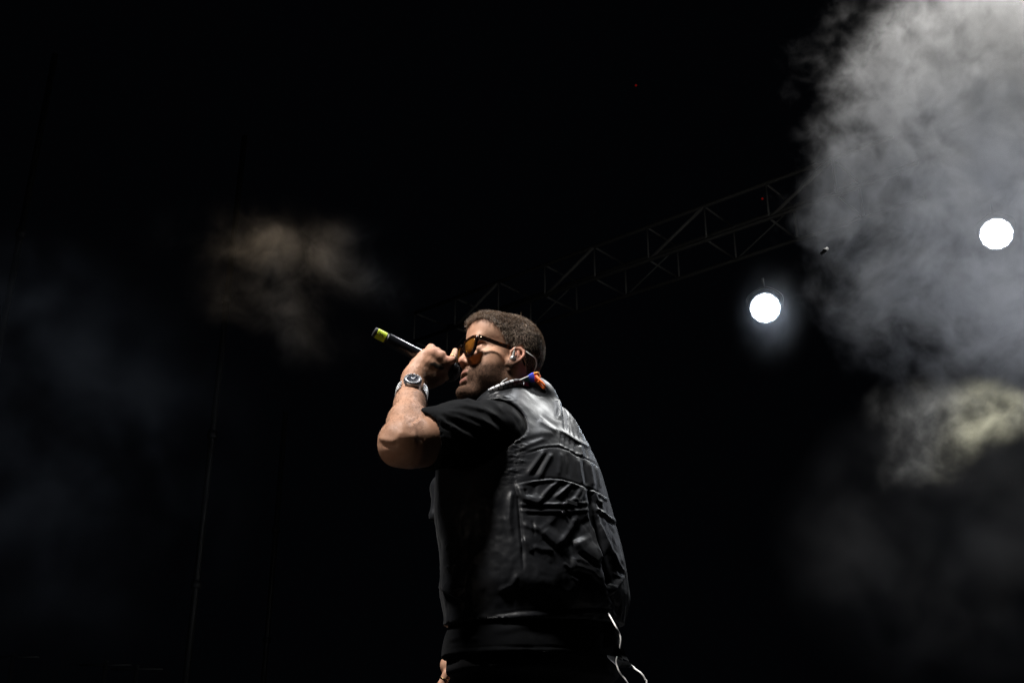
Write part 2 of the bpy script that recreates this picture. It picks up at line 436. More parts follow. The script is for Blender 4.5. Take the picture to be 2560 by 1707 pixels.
body = Field(); add_head(body)
body.chain([H(-.022, 0, -.03), H(-.034, 0, -.09), NB], [.058, .056, .060], .02)
add_arm_hand(body); add_right_arm(body)
torso(body, .040); add_shoulders(body, -.010)
HIPL, HIPR = P(1268, 1690, 2.36), P(1392, 1705, 2.46)
def legs(F, g):
    for hp, kx, fx in ((HIPL, (-.03, -.02), (-.06, -.03)), (HIPR, (.03, .04), (.05, .07))):
        kn_ = np.array([hp[0] + kx[0], hp[1] + kx[1], FLOOR_Z + .48]); an = np.array([hp[0] + fx[0], hp[1] + fx[1], FLOOR_Z + .10])
        F.chain([hp, kn_, an], [.078 + g, .056 + g, .042 + g * 1.2], .03)
    return
legs(body, 0)
for hp, fx in ((HIPL, (-.06, -.03)), (HIPR, (.05, .07))):
    an = np.array([hp[0] + fx[0], hp[1] + fx[1], FLOOR_Z + .07]); body.chain([an, an + [-.05, .04, -.02], an + [-.13, .10, -.032]], [.042, .038, .028], .02)
HRES = .0028
V, Fc = polygonise(body, (-.40, 1.98, FLOOR_Z - .02), (.36, 2.95, 1.16), HRES)
V = relax(V, Fc, 1, .4)

# ------------------------------------------------------------------ clothing surfaces
def cut_z(z, above=True):
    def post(p, d): return np.maximum(d, (z - p[:, 2]) if above else (p[:, 2] - z))
    return post
adir = unit(EL - SL)
# T-shirt
shirt = Field(); torso(shirt, .011); add_shoulders(shirt, .0)
s_end = SL * .32 + EL * .68
shirt.chain([SL, SL * .5 + s_end * .5 + [0, 0, .004], s_end], [.068, .067, .066], .025)
er_ = SR + np.array([-.04, .12, -.27]); shirt.chain([SR, SR * .45 + er_ * .55], [.070, .062], .025)
# collar band of the shirt round the neck
nax = unit(H(-.034, 0, -.09) - NB); na = unit(np.cross(nax, [0, 1, .2])); nb_ = np.cross(nax, na); NC = NB + nax * .036 + np.array([-.002, -.004, 0])
shirt.chain([NC + (na * math.cos(t) + nb_ * math.sin(t)) * .057 for t in np.linspace(0, 2 * math.pi, 17)], [.008] * 17, .012)
shirt.chain([NC - nax * .024 + (na * math.cos(t) + nb_ * math.sin(t)) * .058 for t in np.linspace(0, 2 * math.pi, 17)], [.013] * 17, .02)
shirt.rc(NC - nax * .03, NC + nax * .05, .050, .050, .004, 's')
shirt.rc(s_end - adir * .05, s_end + adir * .12, .057, .060, .003, 's')
SH_Z = P(1400, 1631, 2.235)[2]
cutp = P(1040, 1098, 2.15); ncut = unit(unit(EL - SL) + np.array([.0, .0, -.06]))
def shirt_post(p, d):
    near = np.linalg.norm(p - cutp, axis=1) < .14
    d = np.maximum(d, SH_Z - p[:, 2])
    e = (p - cutp) @ ncut; k = .005; h_ = np.clip(.5 + .5 * (d - e) / k, 0, 1)
    return np.where(near & ((p - SL) @ adir > .05), d * h_ + e * (1 - h_) + k * h_ * (1 - h_), d)
SV, SF = polygonise(shirt, (-.30, 1.98, .10), (.36, 2.95, 1.05), .0028, post=shirt_post)
SV = relax(SV, SF, 2, .4)
for pc, nn, lim in ((cutp, ncut, .13), (np.array([0, 2.4, SH_Z]), np.array([0, 0, -1.]), 9)):
    e_ = (SV - pc) @ nn; ok_ = (np.abs(e_) < .004) & (np.linalg.norm(SV - pc, axis=1) < lim) & (((SV - SL) @ adir > .05) | (lim > 1)); SV[ok_] -= e_[ok_, None] * nn
sn_ = vnormals(SV, SF); uv = proj(SV)
face = np.clip(-(sn_ @ unit(P(1280, 1050, 2.4))) * 3 + .6, 0, 1)
h = np.zeros(len(SV))
for pts, wd, am, asy in [
    ([(1083, 1041), (1092, 1052), (1112, 1066), (1128, 1070)], 6, -.006, 0), ([(1070, 1036), (1056, 1034)], 8, .003, 0),
    ([(1088, 1040), (1104, 1058), (1126, 1068), (1160, 1088), (1200, 1108), (1260, 1114)], 7, .006, .4),
    ([(1098, 1031), (1122, 1040), (1160, 1052), (1215, 1078)], 8, .0045, .3), ([(1115, 1030), (1150, 1034), (1200, 1050), (1250, 1080)], 7, .0045, .3),
    ([(1124, 1021), (1165, 1017), (1210, 1026), (1250, 1048)], 7, .004, .3), ([(1155, 1001), (1190, 997), (1230, 1008), (1262, 1035)], 7, .004, .3),
    ([(1110, 1052), (1140, 1060), (1175, 1078)], 6, -.003, 0), ([(1062, 1060), (1066, 1090), (1074, 1110)], 9, .003, 0),
    ([(1085, 1080), (1120, 1100), (1170, 1130), (1220, 1150)], 10, .004, .2),
    ([(1536, 1560), (1540, 1600), (1548, 1640)], 8, .004, 0), ([(1505, 1545), (1515, 1580), (1512, 1620)], 10, -.004, 0),
    ([(1120, 1600), (1160, 1592), (1200, 1598)], 6, .004, 0), ([(1110, 1620), (1240, 1614), (1400, 1616), (1540, 1618)], 2.0, -.0022, 0),
    ([(1230, 1580), (1330, 1560), (1450, 1575)], 10, .003, 0)]:
    h += ridge(uv, pts, wd, am, asy)
h += .0022 * np.abs(vnoise(SV * [1, 1, 1.6], 14, 3, 3)) + .0012 * vnoise(SV, 45, 5, 2)
hd_ = np.where(((SV - SL) @ adir > .05) & (np.linalg.norm(SV - cutp, axis=1) < .14), np.clip(np.abs((SV - cutp) @ ncut) / .014, 0, 1), 1)
SV = SV + sn_ * (h * face * hd_)[:, None]
SV[(hd_ < .9)] = relax(SV, SF, 3, .5)[hd_ < .9]

# vest
vest = Field(); torso(vest, 0.0); add_shoulders(vest, .010)
vest.rc(SL - adir * .012, SL + adir * .30, .077, .085, .008, 's')
rdir = unit(er_ - SR); vest.rc(SR - rdir * .0, SR + rdir * .3, .078, .085, .006, 's')
vest.chain([NC - nax * .046 + np.array([-.012, 0, -.004]) + (na * math.cos(t) + nb_ * math.sin(t)) * .060 for t in np.linspace(0, 2 * math.pi, 17)], [.010] * 17, .022)
vest.rc(NC - nax * .045, NC + nax * .06, .058, .064, .004, 's')
fl_n = unit([.6, .8, 0])
vest.chain([P(1115, 1150, 2.47), P(1092, 1215, 2.46), P(1088, 1285, 2.45)], [.006, .014, .016], .02, flat=(unit(np.cross([0, 0, 1], [-.788, .616, 0])), .45))
VE_Z = P(1400, 1541, 2.225)[2]
hemn = unit([-.03, -.05, 1.]); hemp = P(1400, 1541, 2.225)
def vest_post(p, d): return np.maximum(d, -((p - hemp) @ hemn))
VV, VF = polygonise(vest, (-.30, 1.98, .10), (.36, 2.95, 1.02), .0023, post=vest_post)
VV = relax(VV, VF, 2, .4); e_ = (VV - hemp) @ hemn; ok_ = np.abs(e_) < .004; VV[ok_] -= e_[ok_, None] * hemn
vn = vnormals(VV, VF); uv = proj(VV)
face = np.clip(-(vn @ unit(P(1400, 1200, 2.4))) * 3 + .7, 0, 1)
h = np.zeros(len(VV))
FOLDS = [
 # collar and yoke
 ([(1285, 972), (1330, 979), (1358, 1000)], 5, .0014, 0),
 ([(1230, 985), (1262, 990), (1300, 1006), (1340, 1034)], 9, .0022, .2), ([(1270, 1010), (1310, 1040), (1350, 1058)], 10, -.002, 0),
 ([(1404, 1008), (1411, 1034), (1416, 1078)], 5, -.0085, 0), ([(1392, 1000), (1398, 1020), (1394, 1050)], 8, .0065, .2),
 ([(1350, 1034), (1376, 1056), (1397, 1072)], 5, -.0035, .3), ([(1345, 1050), (1372, 1068), (1394, 1080)], 7, .004, .3),
 # pleats above and below the vent
 ([(1424, 1040), (1434, 1070), (1440, 1098)], 3.5, -.003, 0), ([(1434, 1050), (1446, 1075), (1452, 1100)], 3, -.0026, 0), ([(1446, 1062), (1458, 1085), (1464, 1108)], 3, -.0028, 0),
 ([(1456, 1072), (1468, 1095), (1473, 1112)], 2.6, -.0025, 0), ([(1414, 1032), (1424, 1060), (1428, 1090)], 3, -.0022, 0),
 ([(1403, 1082), (1402, 1112)], 3, -.003, 0), ([(1414, 1090), (1413, 1120)], 3, -.003, 0), ([(1425, 1097), (1426, 1126)], 3, -.003, 0), ([(1438, 1106), (1440, 1134)], 3, -.0032, 0),
 ([(1450, 1113), (1456, 1140)], 4, .0045, 0), ([(1464, 1120), (1468, 1146)], 3, -.003, 0),
 # seams
 ([(1296, 1138), (1330, 1128), (1353, 1121), (1373, 1117), (1398, 1117), (1424, 1126), (1442, 1139), (1465, 1146), (1488, 1159), (1503, 1173)], 2.0, -.0035, 0),
 ([(1300, 1132), (1352, 1116), (1398, 1112), (1442, 1133), (1488, 1153)], 3.0, .0016, 0),
 # folds across the middle of the back
 ([(1290, 1100), (1320, 1090), (1352, 1084), (1392, 1082)], 10, .004, .3), ([(1300, 1120), (1335, 1108), (1365, 1096)], 6, .004, .2),
 ([(1318, 1188), (1340, 1158), (1362, 1127)], 6, .006, .2), ([(1348, 1196), (1362, 1165), (1381, 1132)], 6, .006, .2), ([(1332, 1192), (1350, 1160), (1370, 1130)], 5, -.004, 0),
 ([(1395, 1190), (1400, 1160), (1402, 1130)], 6, .003, 0), ([(1420, 1195), (1424, 1160), (1420, 1130)], 6, -.003, 0),
 ([(1445, 1145), (1450, 1180), (1456, 1212)], 4.5, .005, 0), ([(1458, 1150), (1464, 1185), (1468, 1214)], 4, -.005, 0), ([(1472, 1152), (1480, 1190), (1484, 1216)], 5, .005, 0),
 ([(1490, 1164), (1497, 1195), (1502, 1222)], 4, .004, 0),
 # pocket outline and flap
 ([(1291, 1207), (1335, 1199), (1373, 1195), (1404, 1197), (1432, 1205), (1466, 1218), (1495, 1228), (1519, 1242)], 2.2, -.0045, 0),
 ([(1293, 1212), (1335, 1204), (1373, 1200), (1404, 1202), (1432, 1210), (1464, 1223)], 4, .0055, 0), ([(1474, 1226), (1498, 1236), (1520, 1252)], 4, .0055, 0),
 ([(1291, 1209), (1297, 1236), (1310, 1250), (1342, 1258), (1356, 1252)], 11, .011, .75), ([(1312, 1222), (1316, 1240)], 5, -.006, 0), ([(1340, 1205), (1335, 1225), (1322, 1240)], 7, -.005, 0),
 ([(1398, 1203), (1376, 1218), (1356, 1240), (1350, 1254)], 6, .007, .3), ([(1408, 1204), (1386, 1222), (1368, 1248)], 4, -.005, 0),
 ([(1428, 1208), (1406, 1228), (1383, 1246)], 5, .008, .3), ([(1436, 1212), (1416, 1230), (1400, 1252)], 4, -.006, 0), ([(1452, 1218), (1444, 1236), (1430, 1252)], 6, .006, .2),
 ([(1462, 1222), (1456, 1240), (1447, 1254)], 4, .006, 0), ([(1468, 1225), (1472, 1250), (1475, 1266)], 4, .005, 0),
 ([(1412, 1256), (1430, 1251), (1446, 1251)], 5, .0055, 0),
 ([(1297, 1267), (1342, 1270), (1403, 1270), (1424, 1267), (1476, 1267)], 2.2, -.005, 0), ([(1297, 1259), (1342, 1262), (1403, 1262), (1424, 1259), (1474, 1258)], 4, .006, 0),
 ([(1300, 1276), (1342, 1278), (1403, 1279), (1476, 1275)], 3.6, .005, 0), ([(1310, 1288), (1350, 1286), (1403, 1286), (1477, 1281)], 2.2, -.0035, 0),
 ([(1291, 1210), (1296, 1240), (1298, 1270), (1301, 1310), (1306, 1364), (1308, 1420)], 3.5, -.009, 0), ([(1282, 1225), (1276, 1250), (1272, 1300), (1280, 1340)], 7, .007, 0),
 # gusset down the middle of the back
 ([(1469, 1221), (1476, 1244), (1481, 1288), (1493, 1326), (1505, 1390), (1515, 1440), (1522, 1478)], 6.5, -.020, 0),
 ([(1482, 1232), (1494, 1252), (1508, 1258)], 5, .008, 0), ([(1478, 1228), (1490, 1256), (1512, 1274)], 4, -.006, 0),
 ([(1488, 1272), (1510, 1282), (1538, 1306)], 4, .008, 0), ([(1490, 1281), (1512, 1292), (1540, 1316)], 3, -.006, 0),
 ([(1495, 1305), (1508, 1339), (1526, 1379), (1546, 1418), (1559, 1435)], 5, .011, 0), ([(1510, 1300), (1526, 1345), (1548, 1390)], 8, -.008, 0),
 ([(1524, 1482), (1541, 1466), (1559, 1438)], 10, .010, .7), ([(1540, 1440), (1526, 1462)], 9, -.008, 0),
 # slack lower pocket
 ([(1305, 1310), (1328, 1320), (1350, 1326), (1392, 1290)], 7, .006, .2), ([(1350, 1328), (1372, 1350), (1393, 1370)], 15, .013, .85), ([(1355, 1345), (1368, 1360), (1388, 1380)], 6, -.004, 0),
 ([(1394, 1370), (1412, 1345), (1428, 1318), (1440, 1290)], 7, .008, .2), ([(1418, 1372), (1434, 1345), (1452, 1315), (1470, 1295)], 8, -.006, 0),
 ([(1487, 1306), (1493, 1340), (1497, 1380), (1496, 1404)], 7, .008, 0), ([(1434, 1349), (1449, 1377), (1475, 1397), (1494, 1412)], 16, .016, .86),
 ([(1438, 1364), (1452, 1388), (1476, 1406), (1496, 1424)], 4, -.004, 0), ([(1429, 1425), (1432, 1400), (1446, 1398), (1472, 1412)], 7, .008, 0),
 ([(1429, 1424), (1444, 1419), (1475, 1430), (1505, 1461)], 11, .012, .8), ([(1425, 1434), (1448, 1432), (1478, 1446), (1502, 1474)], 5, -.004, 0),
 ([(1406, 1408), (1428, 1424)], 4, .004, 0), ([(1306, 1345), (1322, 1370), (1330, 1380)], 6, .007, 0), ([(1332, 1366), (1355, 1374), (1385, 1376)], 6, .006, 0), ([(1330, 1300), (1336, 1340)], 3, -.004, 0),
 ([(1245, 1478), (1280, 1462), (1296, 1435)], 7, .005, 0), ([(1340, 1450), (1390, 1470), (1430, 1480)], 12, .004, 0), ([(1428, 1440), (1446, 1456)], 3, .004, 0),
 ([(1119, 1372), (1132, 1350)], 5, .006, 0), ([(1119, 1413), (1128, 1424), (1140, 1405)], 5, .008, 0), ([(1110, 1472), (1130, 1478), (1160, 1498)], 12, .012, .7), ([(1135, 1475), (1162, 1466)], 4, .006, 0),
 ([(1506, 1478), (1514, 1500), (1522, 1512)], 7, .006, 0), ([(1523, 1482), (1530, 1500), (1545, 1520)], 5, -.005, 0),
 # hem channel
 ([(1228, 1550), (1302, 1540), (1360, 1536), (1425, 1534), (1500, 1531), (1530, 1534), (1550, 1550)], 7, .0045, 0), ([(1228, 1536), (1302, 1526), (1425, 1520), (1500, 1517), (1545, 1526)], 3, -.003, 0)]
for pts, wd, am, asy in FOLDS: h += ridge(uv, pts, wd, am * ((.60 if am > 0 else .48) if abs(am) < .0095 else .72), asy)
vl = [(1398, 1075), (1419, 1089), (1442, 1104), (1460, 1113), (1477, 1121)]     # vent: the upper layer overlaps the lower one
h += ridge(uv, vl, 4.5, .0034, .45)
low = np.clip((uv[:, 1] - 1200) / 60, 0, 1); mid = np.clip((uv[:, 1] - 1085) / 50, 0, 1)
cr = 1 - 2 * np.abs(vnoise(VV * [1, 1, .8], 11, 9, 3)); h += (.004 * low + .0003) * (cr - .6)
h += .0045 * low * np.abs(vnoise(VV * [1.4, 1.4, .6], 16, 12, 2))
ahl = [(1205, 975), (1251, 1003), (1268, 1028), (1281, 1056), (1290, 1097), (1292, 1135), (1284, 1170), (1270, 1220)]
arm_m = np.minimum(ridge(uv, ahl, 22, 1), 1)
h += arm_m * .0050 * vnoise(VV * [1, 1, 2.2], 75, 21, 2)
h += arm_m * -.002
h += (.0010 * low + .0002) * vnoise(VV, 60, 31, 2)
h = np.where(h > 0, .016 * np.tanh(h / .016), .0085 * np.tanh(h / .0085))
VV = VV + vn * (h * face)[:, None]
VV = relax(VV, VF, 1, .12)

# trousers
trou = Field(); torso(trou, .024, rows=(1540, 1700)); legs(trou, .030)
trou.ell(P(1333, 1665, 2.415), (.15, .13, .11), .04)
TV, TF = polygonise(trou, (-.35, 1.98, FLOOR_Z + .015), (.40, 2.95, P(1333, 1600, 2.3)[2]), .0055)
TV = relax(TV, TF, 2, .5); tn = vnormals(TV, TF)
TV = TV + tn * (.010 * np.abs(vnoise(TV * [1, 1, .7], 9, 41, 3)) + .002 * vnoise(TV, 40, 43, 2))[:, None]
# ------------------------------------------------------------------ skin: colour zones in head and arm coordinates
def ray_d(p, a, b):
    ba = b - a; t = np.clip((p - a) @ ba / (ba @ ba), 0, 1); return np.linalg.norm(p - a - t[:, None] * ba, axis=1)
def headco(p): return (p - HO) @ HM
def sst(x, a, b): t = np.clip((x - a) / (b - a), 0, 1); return t * t * (3 - 2 * t)
hc = headco(V); nv = vnormals(V, Fc); isH = (np.linalg.norm(hc - [0, 0, 0], axis=1) < .17)
def hair_mask(q):
    """1 under the hair; the hairline runs over the temple, round the ear and down to the nape"""
    x, y, z = q[:, 0], np.abs(q[:, 1]), q[:, 2]
    n1 = vnoise(q, 60, 2, 2) * .006
    line = np.interp(x, [-.13, -.075, -.040, -.012, .000, .012, .030, .044, .058, .071, .084, .096, .12],
                     [-.075, -.070, -.040, .028, .030, .012, .024, .044, .060, .070, .078, .084, .086])
    # towards the forehead's middle the line lies lower and further forward
    line = line + np.where(x > .05, np.clip(.045 - y, 0, .045) * -.30, 0)
    return sst(z + n1 - line, -.002, .008)
hm = np.where(isH, hair_mask(hc), 0)
x, y, z = hc[:, 0], np.abs(hc[:, 1]), hc[:, 2]
jl = np.interp(x, [-.02, .0, .02, .05, .08, .10, .13], [.018, .014, -.010, -.026, -.030, -.034, -.040])
beard = sst(jl - z, -.004, .018) * sst(z, -.145, -.118) * sst(x, -.012, .012) * isH
lip = (np.exp(-((z + .072) / .0045) ** 2) + np.exp(-((z + .051) / .0035) ** 2)) * sst(x, .088, .094) * sst(.024 - y, 0, .006) * isH
beard = beard * (1 - np.clip(lip, 0, 1))
beard = np.maximum(beard, .85 * sst(-.036 - z, 0, .006) * sst(z, -.052, -.046) * sst(x, .075, .085) * isH * (lip < .3))
red = np.exp(-((hc[:, 0] - .004) ** 2 + (z - .0) ** 2) / .028 ** 2) * sst(y, .072, .078) * isH + .7 * np.exp(-(np.linalg.norm(hc - [.115, 0, -.028], axis=1) / .018) ** 2)
uvb = proj(V); handm = (V[:, 1] < 2.33) & (uvb[:, 0] < 1145) & (uvb[:, 1] < 975) & (uvb[:, 1] > 860)
tc = proj(P(1092, 912, 2.25))
ink = np.maximum.reduce([np.exp(-(((uvb[:, 0] - a) / sa) ** 2 + ((uvb[:, 1] - b) / sb) ** 2)) for a, b, sa, sb in
                         ((1084, 910, 12, 5), (1095, 915, 12, 7), (1103, 920, 8, 6), (1106, 911, 6, 4))]) * handm
ink = sst(ink + .14 * vnoise(V, 220, 8, 2), .36, .60) * handm
knk = np.zeros(len(V))
for k_ in (P(1064, 887, 2.258), P(1080, 883, 2.264), P(1099, 890, 2.274), P(1114, 904, 2.282), P(1130, 901, 2.280)): knk += np.exp(-(np.linalg.norm(V - k_, axis=1) / .016) ** 2)
red = red + .5 * knk

# creases of elbow, knuckles and face, as real relief on the skin
hsk = np.zeros(len(V)); fm_ = np.clip(-(nv @ unit(P(1100, 950, 2.4))) * 3 + .6, 0, 1)
for pts, wd, am, asy in [
    ([(1048, 1043), (1036, 1050), (1022, 1060)], 4, -.0022, 0), ([(1056, 1050), (1040, 1056), (1028, 1066)], 8, .0012, 0),
    ([(947, 1094), (962, 1100), (990, 1108)], 8, .0028, .3), ([(955, 1110), (975, 1113), (995, 1111)], 7, -.003, 0), ([(990, 1085), (1012, 1092), (1045, 1090)], 12, .003, 0),
    ([(1004, 1020), (1012, 1060), (1008, 1090)], 12, .002, 0),
    # hand: tendons and the hollows between knuckles
    ([(1044, 922), (1062, 892)], 4, .0006, 0), ([(1052, 920), (1080, 890)], 4, .0006, 0),
        ([(1121, 895), (1117, 908)], 3, -.0008, 0), ([(1069, 963), (1085, 950), (1110, 935)], 5, -.002, 0),
    # cheek and eye corner lines
    ([(1199, 884), (1224, 868), (1245, 862)], 3, -.0009, 0), ([(1202, 892), (1226, 880)], 3, -.0008, 0),
    ([(1168, 912), (1182, 925), (1190, 948)], 4.5, -.0016, .3), ([(1182, 905), (1198, 925), (1202, 945)], 9, .0012, 0)]:
    hsk += ridge(uvb, pts, wd, am, asy)
V = V + nv * (hsk * fm_ * (uvb[:, 1] < 1200) * (V[:, 1] < 2.47))[:, None]

skin = mat('skin', (.5, .3, .2), .47, spec=.36); nt = NT(skin)
pos = nt.coord()
mott = nt.noise(38, 4, .6, pos)
c1 = nt.ramp(mott, [(.3, (.44, .232, .145)), (.7, (.53, .305, .20))])
c2 = nt.mix(nt.math('MULTIPLY', nt.attr('red'), .42, True), c1, (.58, .17, .12))
c2 = nt.mix(nt.attr('lip'), c2, (.29, .115, .095))
# stubble: separate dark hair roots over a grey-brown shadow
st = nt.n('ShaderNodeTexVoronoi', feature='F1'); st.inputs['Scale'].default_value = 760; nt.l(pos, st.inputs['Vector'])
dots = nt.math('LESS_THAN', st.outputs['Distance'], .42)
bn = nt.math('MULTIPLY', nt.attr('beard'), nt.math('ADD', nt.math('MULTIPLY', nt.noise(160, 3, .6, pos), .6), .62), True)
c3 = nt.mix(nt.math('MULTIPLY', bn, .95), c2, (.058, .038, .029)); c3 = nt.mix(nt.math('MULTIPLY', nt.math('MULTIPLY', nt.attr('beard'), dots), .55), c3, (.028, .018, .014))
c3 = nt.mix(nt.attr('scalp'), c3, (.035, .024, .018)); c3 = nt.mix(nt.math('MULTIPLY', nt.attr('ink'), .93), c3, (.018, .028, .026))
nt.l(c3, nt.b.inputs['Base Color']); nt.l(nt.math('MULTIPLY', nt.math('SUBTRACT', 1.0, nt.attr('beard'), True), .36), nt.b.inputs['Specular IOR Level'])
pore = nt.noise(700, 2, .6, pos); b1 = nt.bump(pore, .35, .0006); b2 = nt.bump(nt.noise(120, 4, .65, pos), .35, .0012, b1); nt.l(b2, nt.b.inputs['Normal'])
nt.l(nt.ramp(nt.noise(90, 3, .6, pos), [(.3, (.48, .48, .48)), (.7, (.66, .66, .66))]), nt.b.inputs['Roughness'])

base = np.array([-.02, 2.44, FLOOR_Z])
person = mesh_obj('person', V, Fc, skin)
tag(person, 'man in black vest singing, back half turned, head in profile and left arm raised', 'person')
for nm, vals in (('scalp', hm), ('beard', beard), ('lip', np.clip(lip, 0, 1)), ('red', np.clip(red, 0, 1)), ('ink', ink)): attr(person, nm, vals)

# ------------------------------------------------------------------ hair: many single strands
def cos_hemi(n):
    t = rng.normal(size=(len(n), 3)); t -= (t * n).sum(1)[:, None] * n; return t / np.linalg.norm(t, axis=1)[:, None]
def strands(name, roots, nrm, dirs, length, width, m, parent, curl=.0, segs=3, lift=.35):
    """ribbons with a little twist; one mesh"""
    n = len(roots); t_side = np.cross(dirs, nrm); t_side /= np.linalg.norm(t_side, axis=1)[:, None] + 1e-9
    ang = rng.uniform(0, math.pi, n)[:, None]; side = t_side * np.cos(ang) + np.cross(dirs, t_side) * np.sin(ang)
    VV_, FF_ = [], []
    wob = cos_hemi(nrm) * curl
    for k in range(segs + 1):
        t = k / segs
        c = roots + (nrm * lift * (t - .45 * t * t) + dirs * (1 - lift) * t ** 1.25 + wob * t * t) * length[:, None]
        wd = width * (1 - t) ** .6 + width * .08
        VV_ += [c - side * wd[:, None] / 2, c + side * wd[:, None] / 2]
    A = np.stack(VV_, 1).reshape(-1, 3); per = 2 * (segs + 1); b = np.arange(n)[:, None] * per
    F = np.concatenate([b + np.array([[2 * k, 2 * k + 1, 2 * k + 3, 2 * k + 2]]) for k in range(segs)], 0)
    return mesh_obj(name, A, F, m, parent)
def sample_on(mask_v, count, jitter=.0016):
    pr = mask_v / mask_v.sum(); i = rng.choice(len(V), count, p=pr)
    n = nv[i]; t = cos_hemi(n); return V[i] + t * rng.uniform(0, jitter, count)[:, None], n, i
hairm = mat('hair', (.05, .033, .024), .55, spec=.35); nt = NT(hairm)
hn = nt.noise(230, 3, .65, nt.map(nt.coord(), (1, 1, .55))); nt.l(nt.ramp(hn, [(.36, (.10, .072, .055)), (.50, (.34, .26, .20)), (.66, (.75, .60, .47))]), nt.b.inputs['Base Color'])
thick = sst(hc[:, 2], .012, .080) * sst(.06 - np.abs(hc[:, 1]), -.035, .02)     # long on top, clipped short at sides and nape
hmN = hm * (np.linalg.norm(hc - [.004, np.sign(1) * .08, 0], axis=1) > .022)
r_, n_, i_ = sample_on(hmN * (hc[:, 2] > -.08), 46000)
q = hc[i_]; tk = thick[i_]; msk = hm[i_]
ln = (.0055 + .0185 * tk) * (.45 + .55 * msk) * rng.uniform(.65, 1.2, len(r_)) * np.where(q[:, 2] < -.02, .7, 1) * (1 + .45 * sst(q[:, 0], .045, .09) * sst(.05 - np.abs(q[:, 1]), -.02, .01))
fr = HM[:, 0]; up_ = HM[:, 2]; lf = HM[:, 1]
swirl = vnoise(r_, 26, 50, 2)[:, None]; sw2 = vnoise(r_, 34, 60, 2)[:, None]
front = sst(q[:, 0], .02, .08)[:, None]
d_ = fr[None] * (.55 * tk[:, None] + .1) - up_[None] * (1 - tk[:, None]) * .9 + lf[None] * (.75 * swirl + .25 * tk[:, None]) + cos_hemi(n_) * .32 + fr[None] * .6 * sw2 * tk[:, None]
d_ = d_ + front * tk[:, None] * (lf[None] * .5 - up_[None] * .12)
d_ -= (d_ * n_).sum(1)[:, None] * n_ * .85; d_ /= np.linalg.norm(d_, axis=1)[:, None]
hair = strands('hair', r_, n_, d_, ln, rng.uniform(.0003, .00065, len(r_)), hairm, person, .22, 3, .50)
# stubble, moustache and arm hair
beardm = mat('beard_hair', (.040, .026, .018), .9, spec=.0)
armhm = mat('arm_hair', (.17, .10, .06), .5)
r_, n_, i_ = sample_on(beard * (np.abs(hc[:, 1]) > -1), 24000)
d_ = -up_[None] * .8 + cos_hemi(n_) * .5 + np.zeros_like(n_); d_ /= np.linalg.norm(d_, axis=1)[:, None]
stub = strands('beard_stubble', r_, n_, d_, rng.uniform(.002, .0055, len(r_)), np.full(len(r_), .00026), beardm, person, .1, 2, .6)
armm = ((ray_d(V, EL, WR) < .056) & (np.linalg.norm(V - WR, axis=1) > .030) & ((V - WR) @ unit(WR - EL) < .01) & (V[:, 1] < 2.36)).astype(float) * (.25 + .75 * sst(nv @ unit([1, 0, .3]), -.3, .6) + .6 * sst(nv @ unit([-1, 0, .2]), .5, .9))
armm *= 1 - .85 * sst(-(V - EL) @ unit(WR - EL), -.02, .04)
r_, n_, i_ = sample_on(armm, 6000, .004)
d_ = (unit(WR - EL)[None] * .2 + np.array([[.35, -.1, -.55]]) + cos_hemi(n_) * .8); d_ -= (d_ * n_).sum(1)[:, None] * n_ * .6; d_ /= np.linalg.norm(d_, axis=1)[:, None]
armhair = strands('arm_hair', r_, n_, d_, rng.uniform(.004, .011, len(r_)), np.full(len(r_), .00026), armhm, person, .3, 3, .35)

# eyebrow hairs
r_, n_, i_ = sample_on((isH & (np.abs(hc[:, 2] - .030) < .005) & (y > .012) & (y < .05) & (hc[:, 0] > .07)).astype(float), 900)
d_ = np.sign((r_ - HO) @ lf)[:, None] * lf[None] + cos_hemi(n_) * .3; d_ /= np.linalg.norm(d_, axis=1)[:, None]
strands('eyebrow', r_, n_, d_, rng.uniform(.004, .008, len(r_)), np.full(len(r_), .0003), hairm, person, .1, 2, .3)

# ------------------------------------------------------------------ cloth materials
def nylon():
    m = mat('vest_nylon', (.0075, .0082, .0100), .40, spec=.20); nt = NT(m); pos = nt.coord()
    wv = nt.n('ShaderNodeTexWave', wave_type='BANDS', bands_direction='Z'); wv.inputs['Scale'].default_value = 260; wv.inputs['Distortion'].default_value = .6; nt.l(pos, wv.inputs['Vector'])
    wx = nt.n('ShaderNodeTexWave', wave_type='BANDS', bands_direction='X'); wx.inputs['Scale'].default_value = 260; wx.inputs['Distortion'].default_value = .6; nt.l(pos, wx.inputs['Vector'])
    b0 = nt.bump(nt.math('ADD', wv.outputs['Fac'], wx.outputs['Fac']), .05, .0003)
    b1 = nt.bump(nt.noise(85, 3, .55, nt.map(pos, (1, 1, .55))), .06, .003, b0)
    b2 = nt.bump(nt.noise(26, 3, .5, pos, .4), .05, .010, b1); nt.l(b2, nt.b.inputs['Normal'])
    nt.l(nt.ramp(nt.noise(20, 2, .5, pos), [(.3, (.42, .42, .42)), (.7, (.48, .48, .48))]), nt.b.inputs['Roughness'])
    nt.b.inputs['Sheen Weight'].default_value = .03
    return m
vestm = nylon()
shirtm = mat('shirt_cotton', (.0036, .0040, .0048), .9, spec=.08); nt = NT(shirtm)
nt.l(nt.bump(nt.noise(900, 2, .5, nt.coord()), .4, .0006, nt.bump(nt.noise(60, 3, .5, nt.coord()), .25, .002)), nt.b.inputs['Normal'])
nt.b.inputs['Sheen Weight'].default_value = .02; nt.b.inputs['Sheen Roughness'].default_value = .5
troum = mat('trouser_cloth', (.010, .010, .011), .8, spec=.2); nt = NT(troum); nt.l(nt.bump(nt.noise(500, 2, .5, nt.coord()), .3, .0008), nt.b.inputs['Normal'])
tshirt = mesh_obj('t_shirt', SV, SF, shirtm, person)
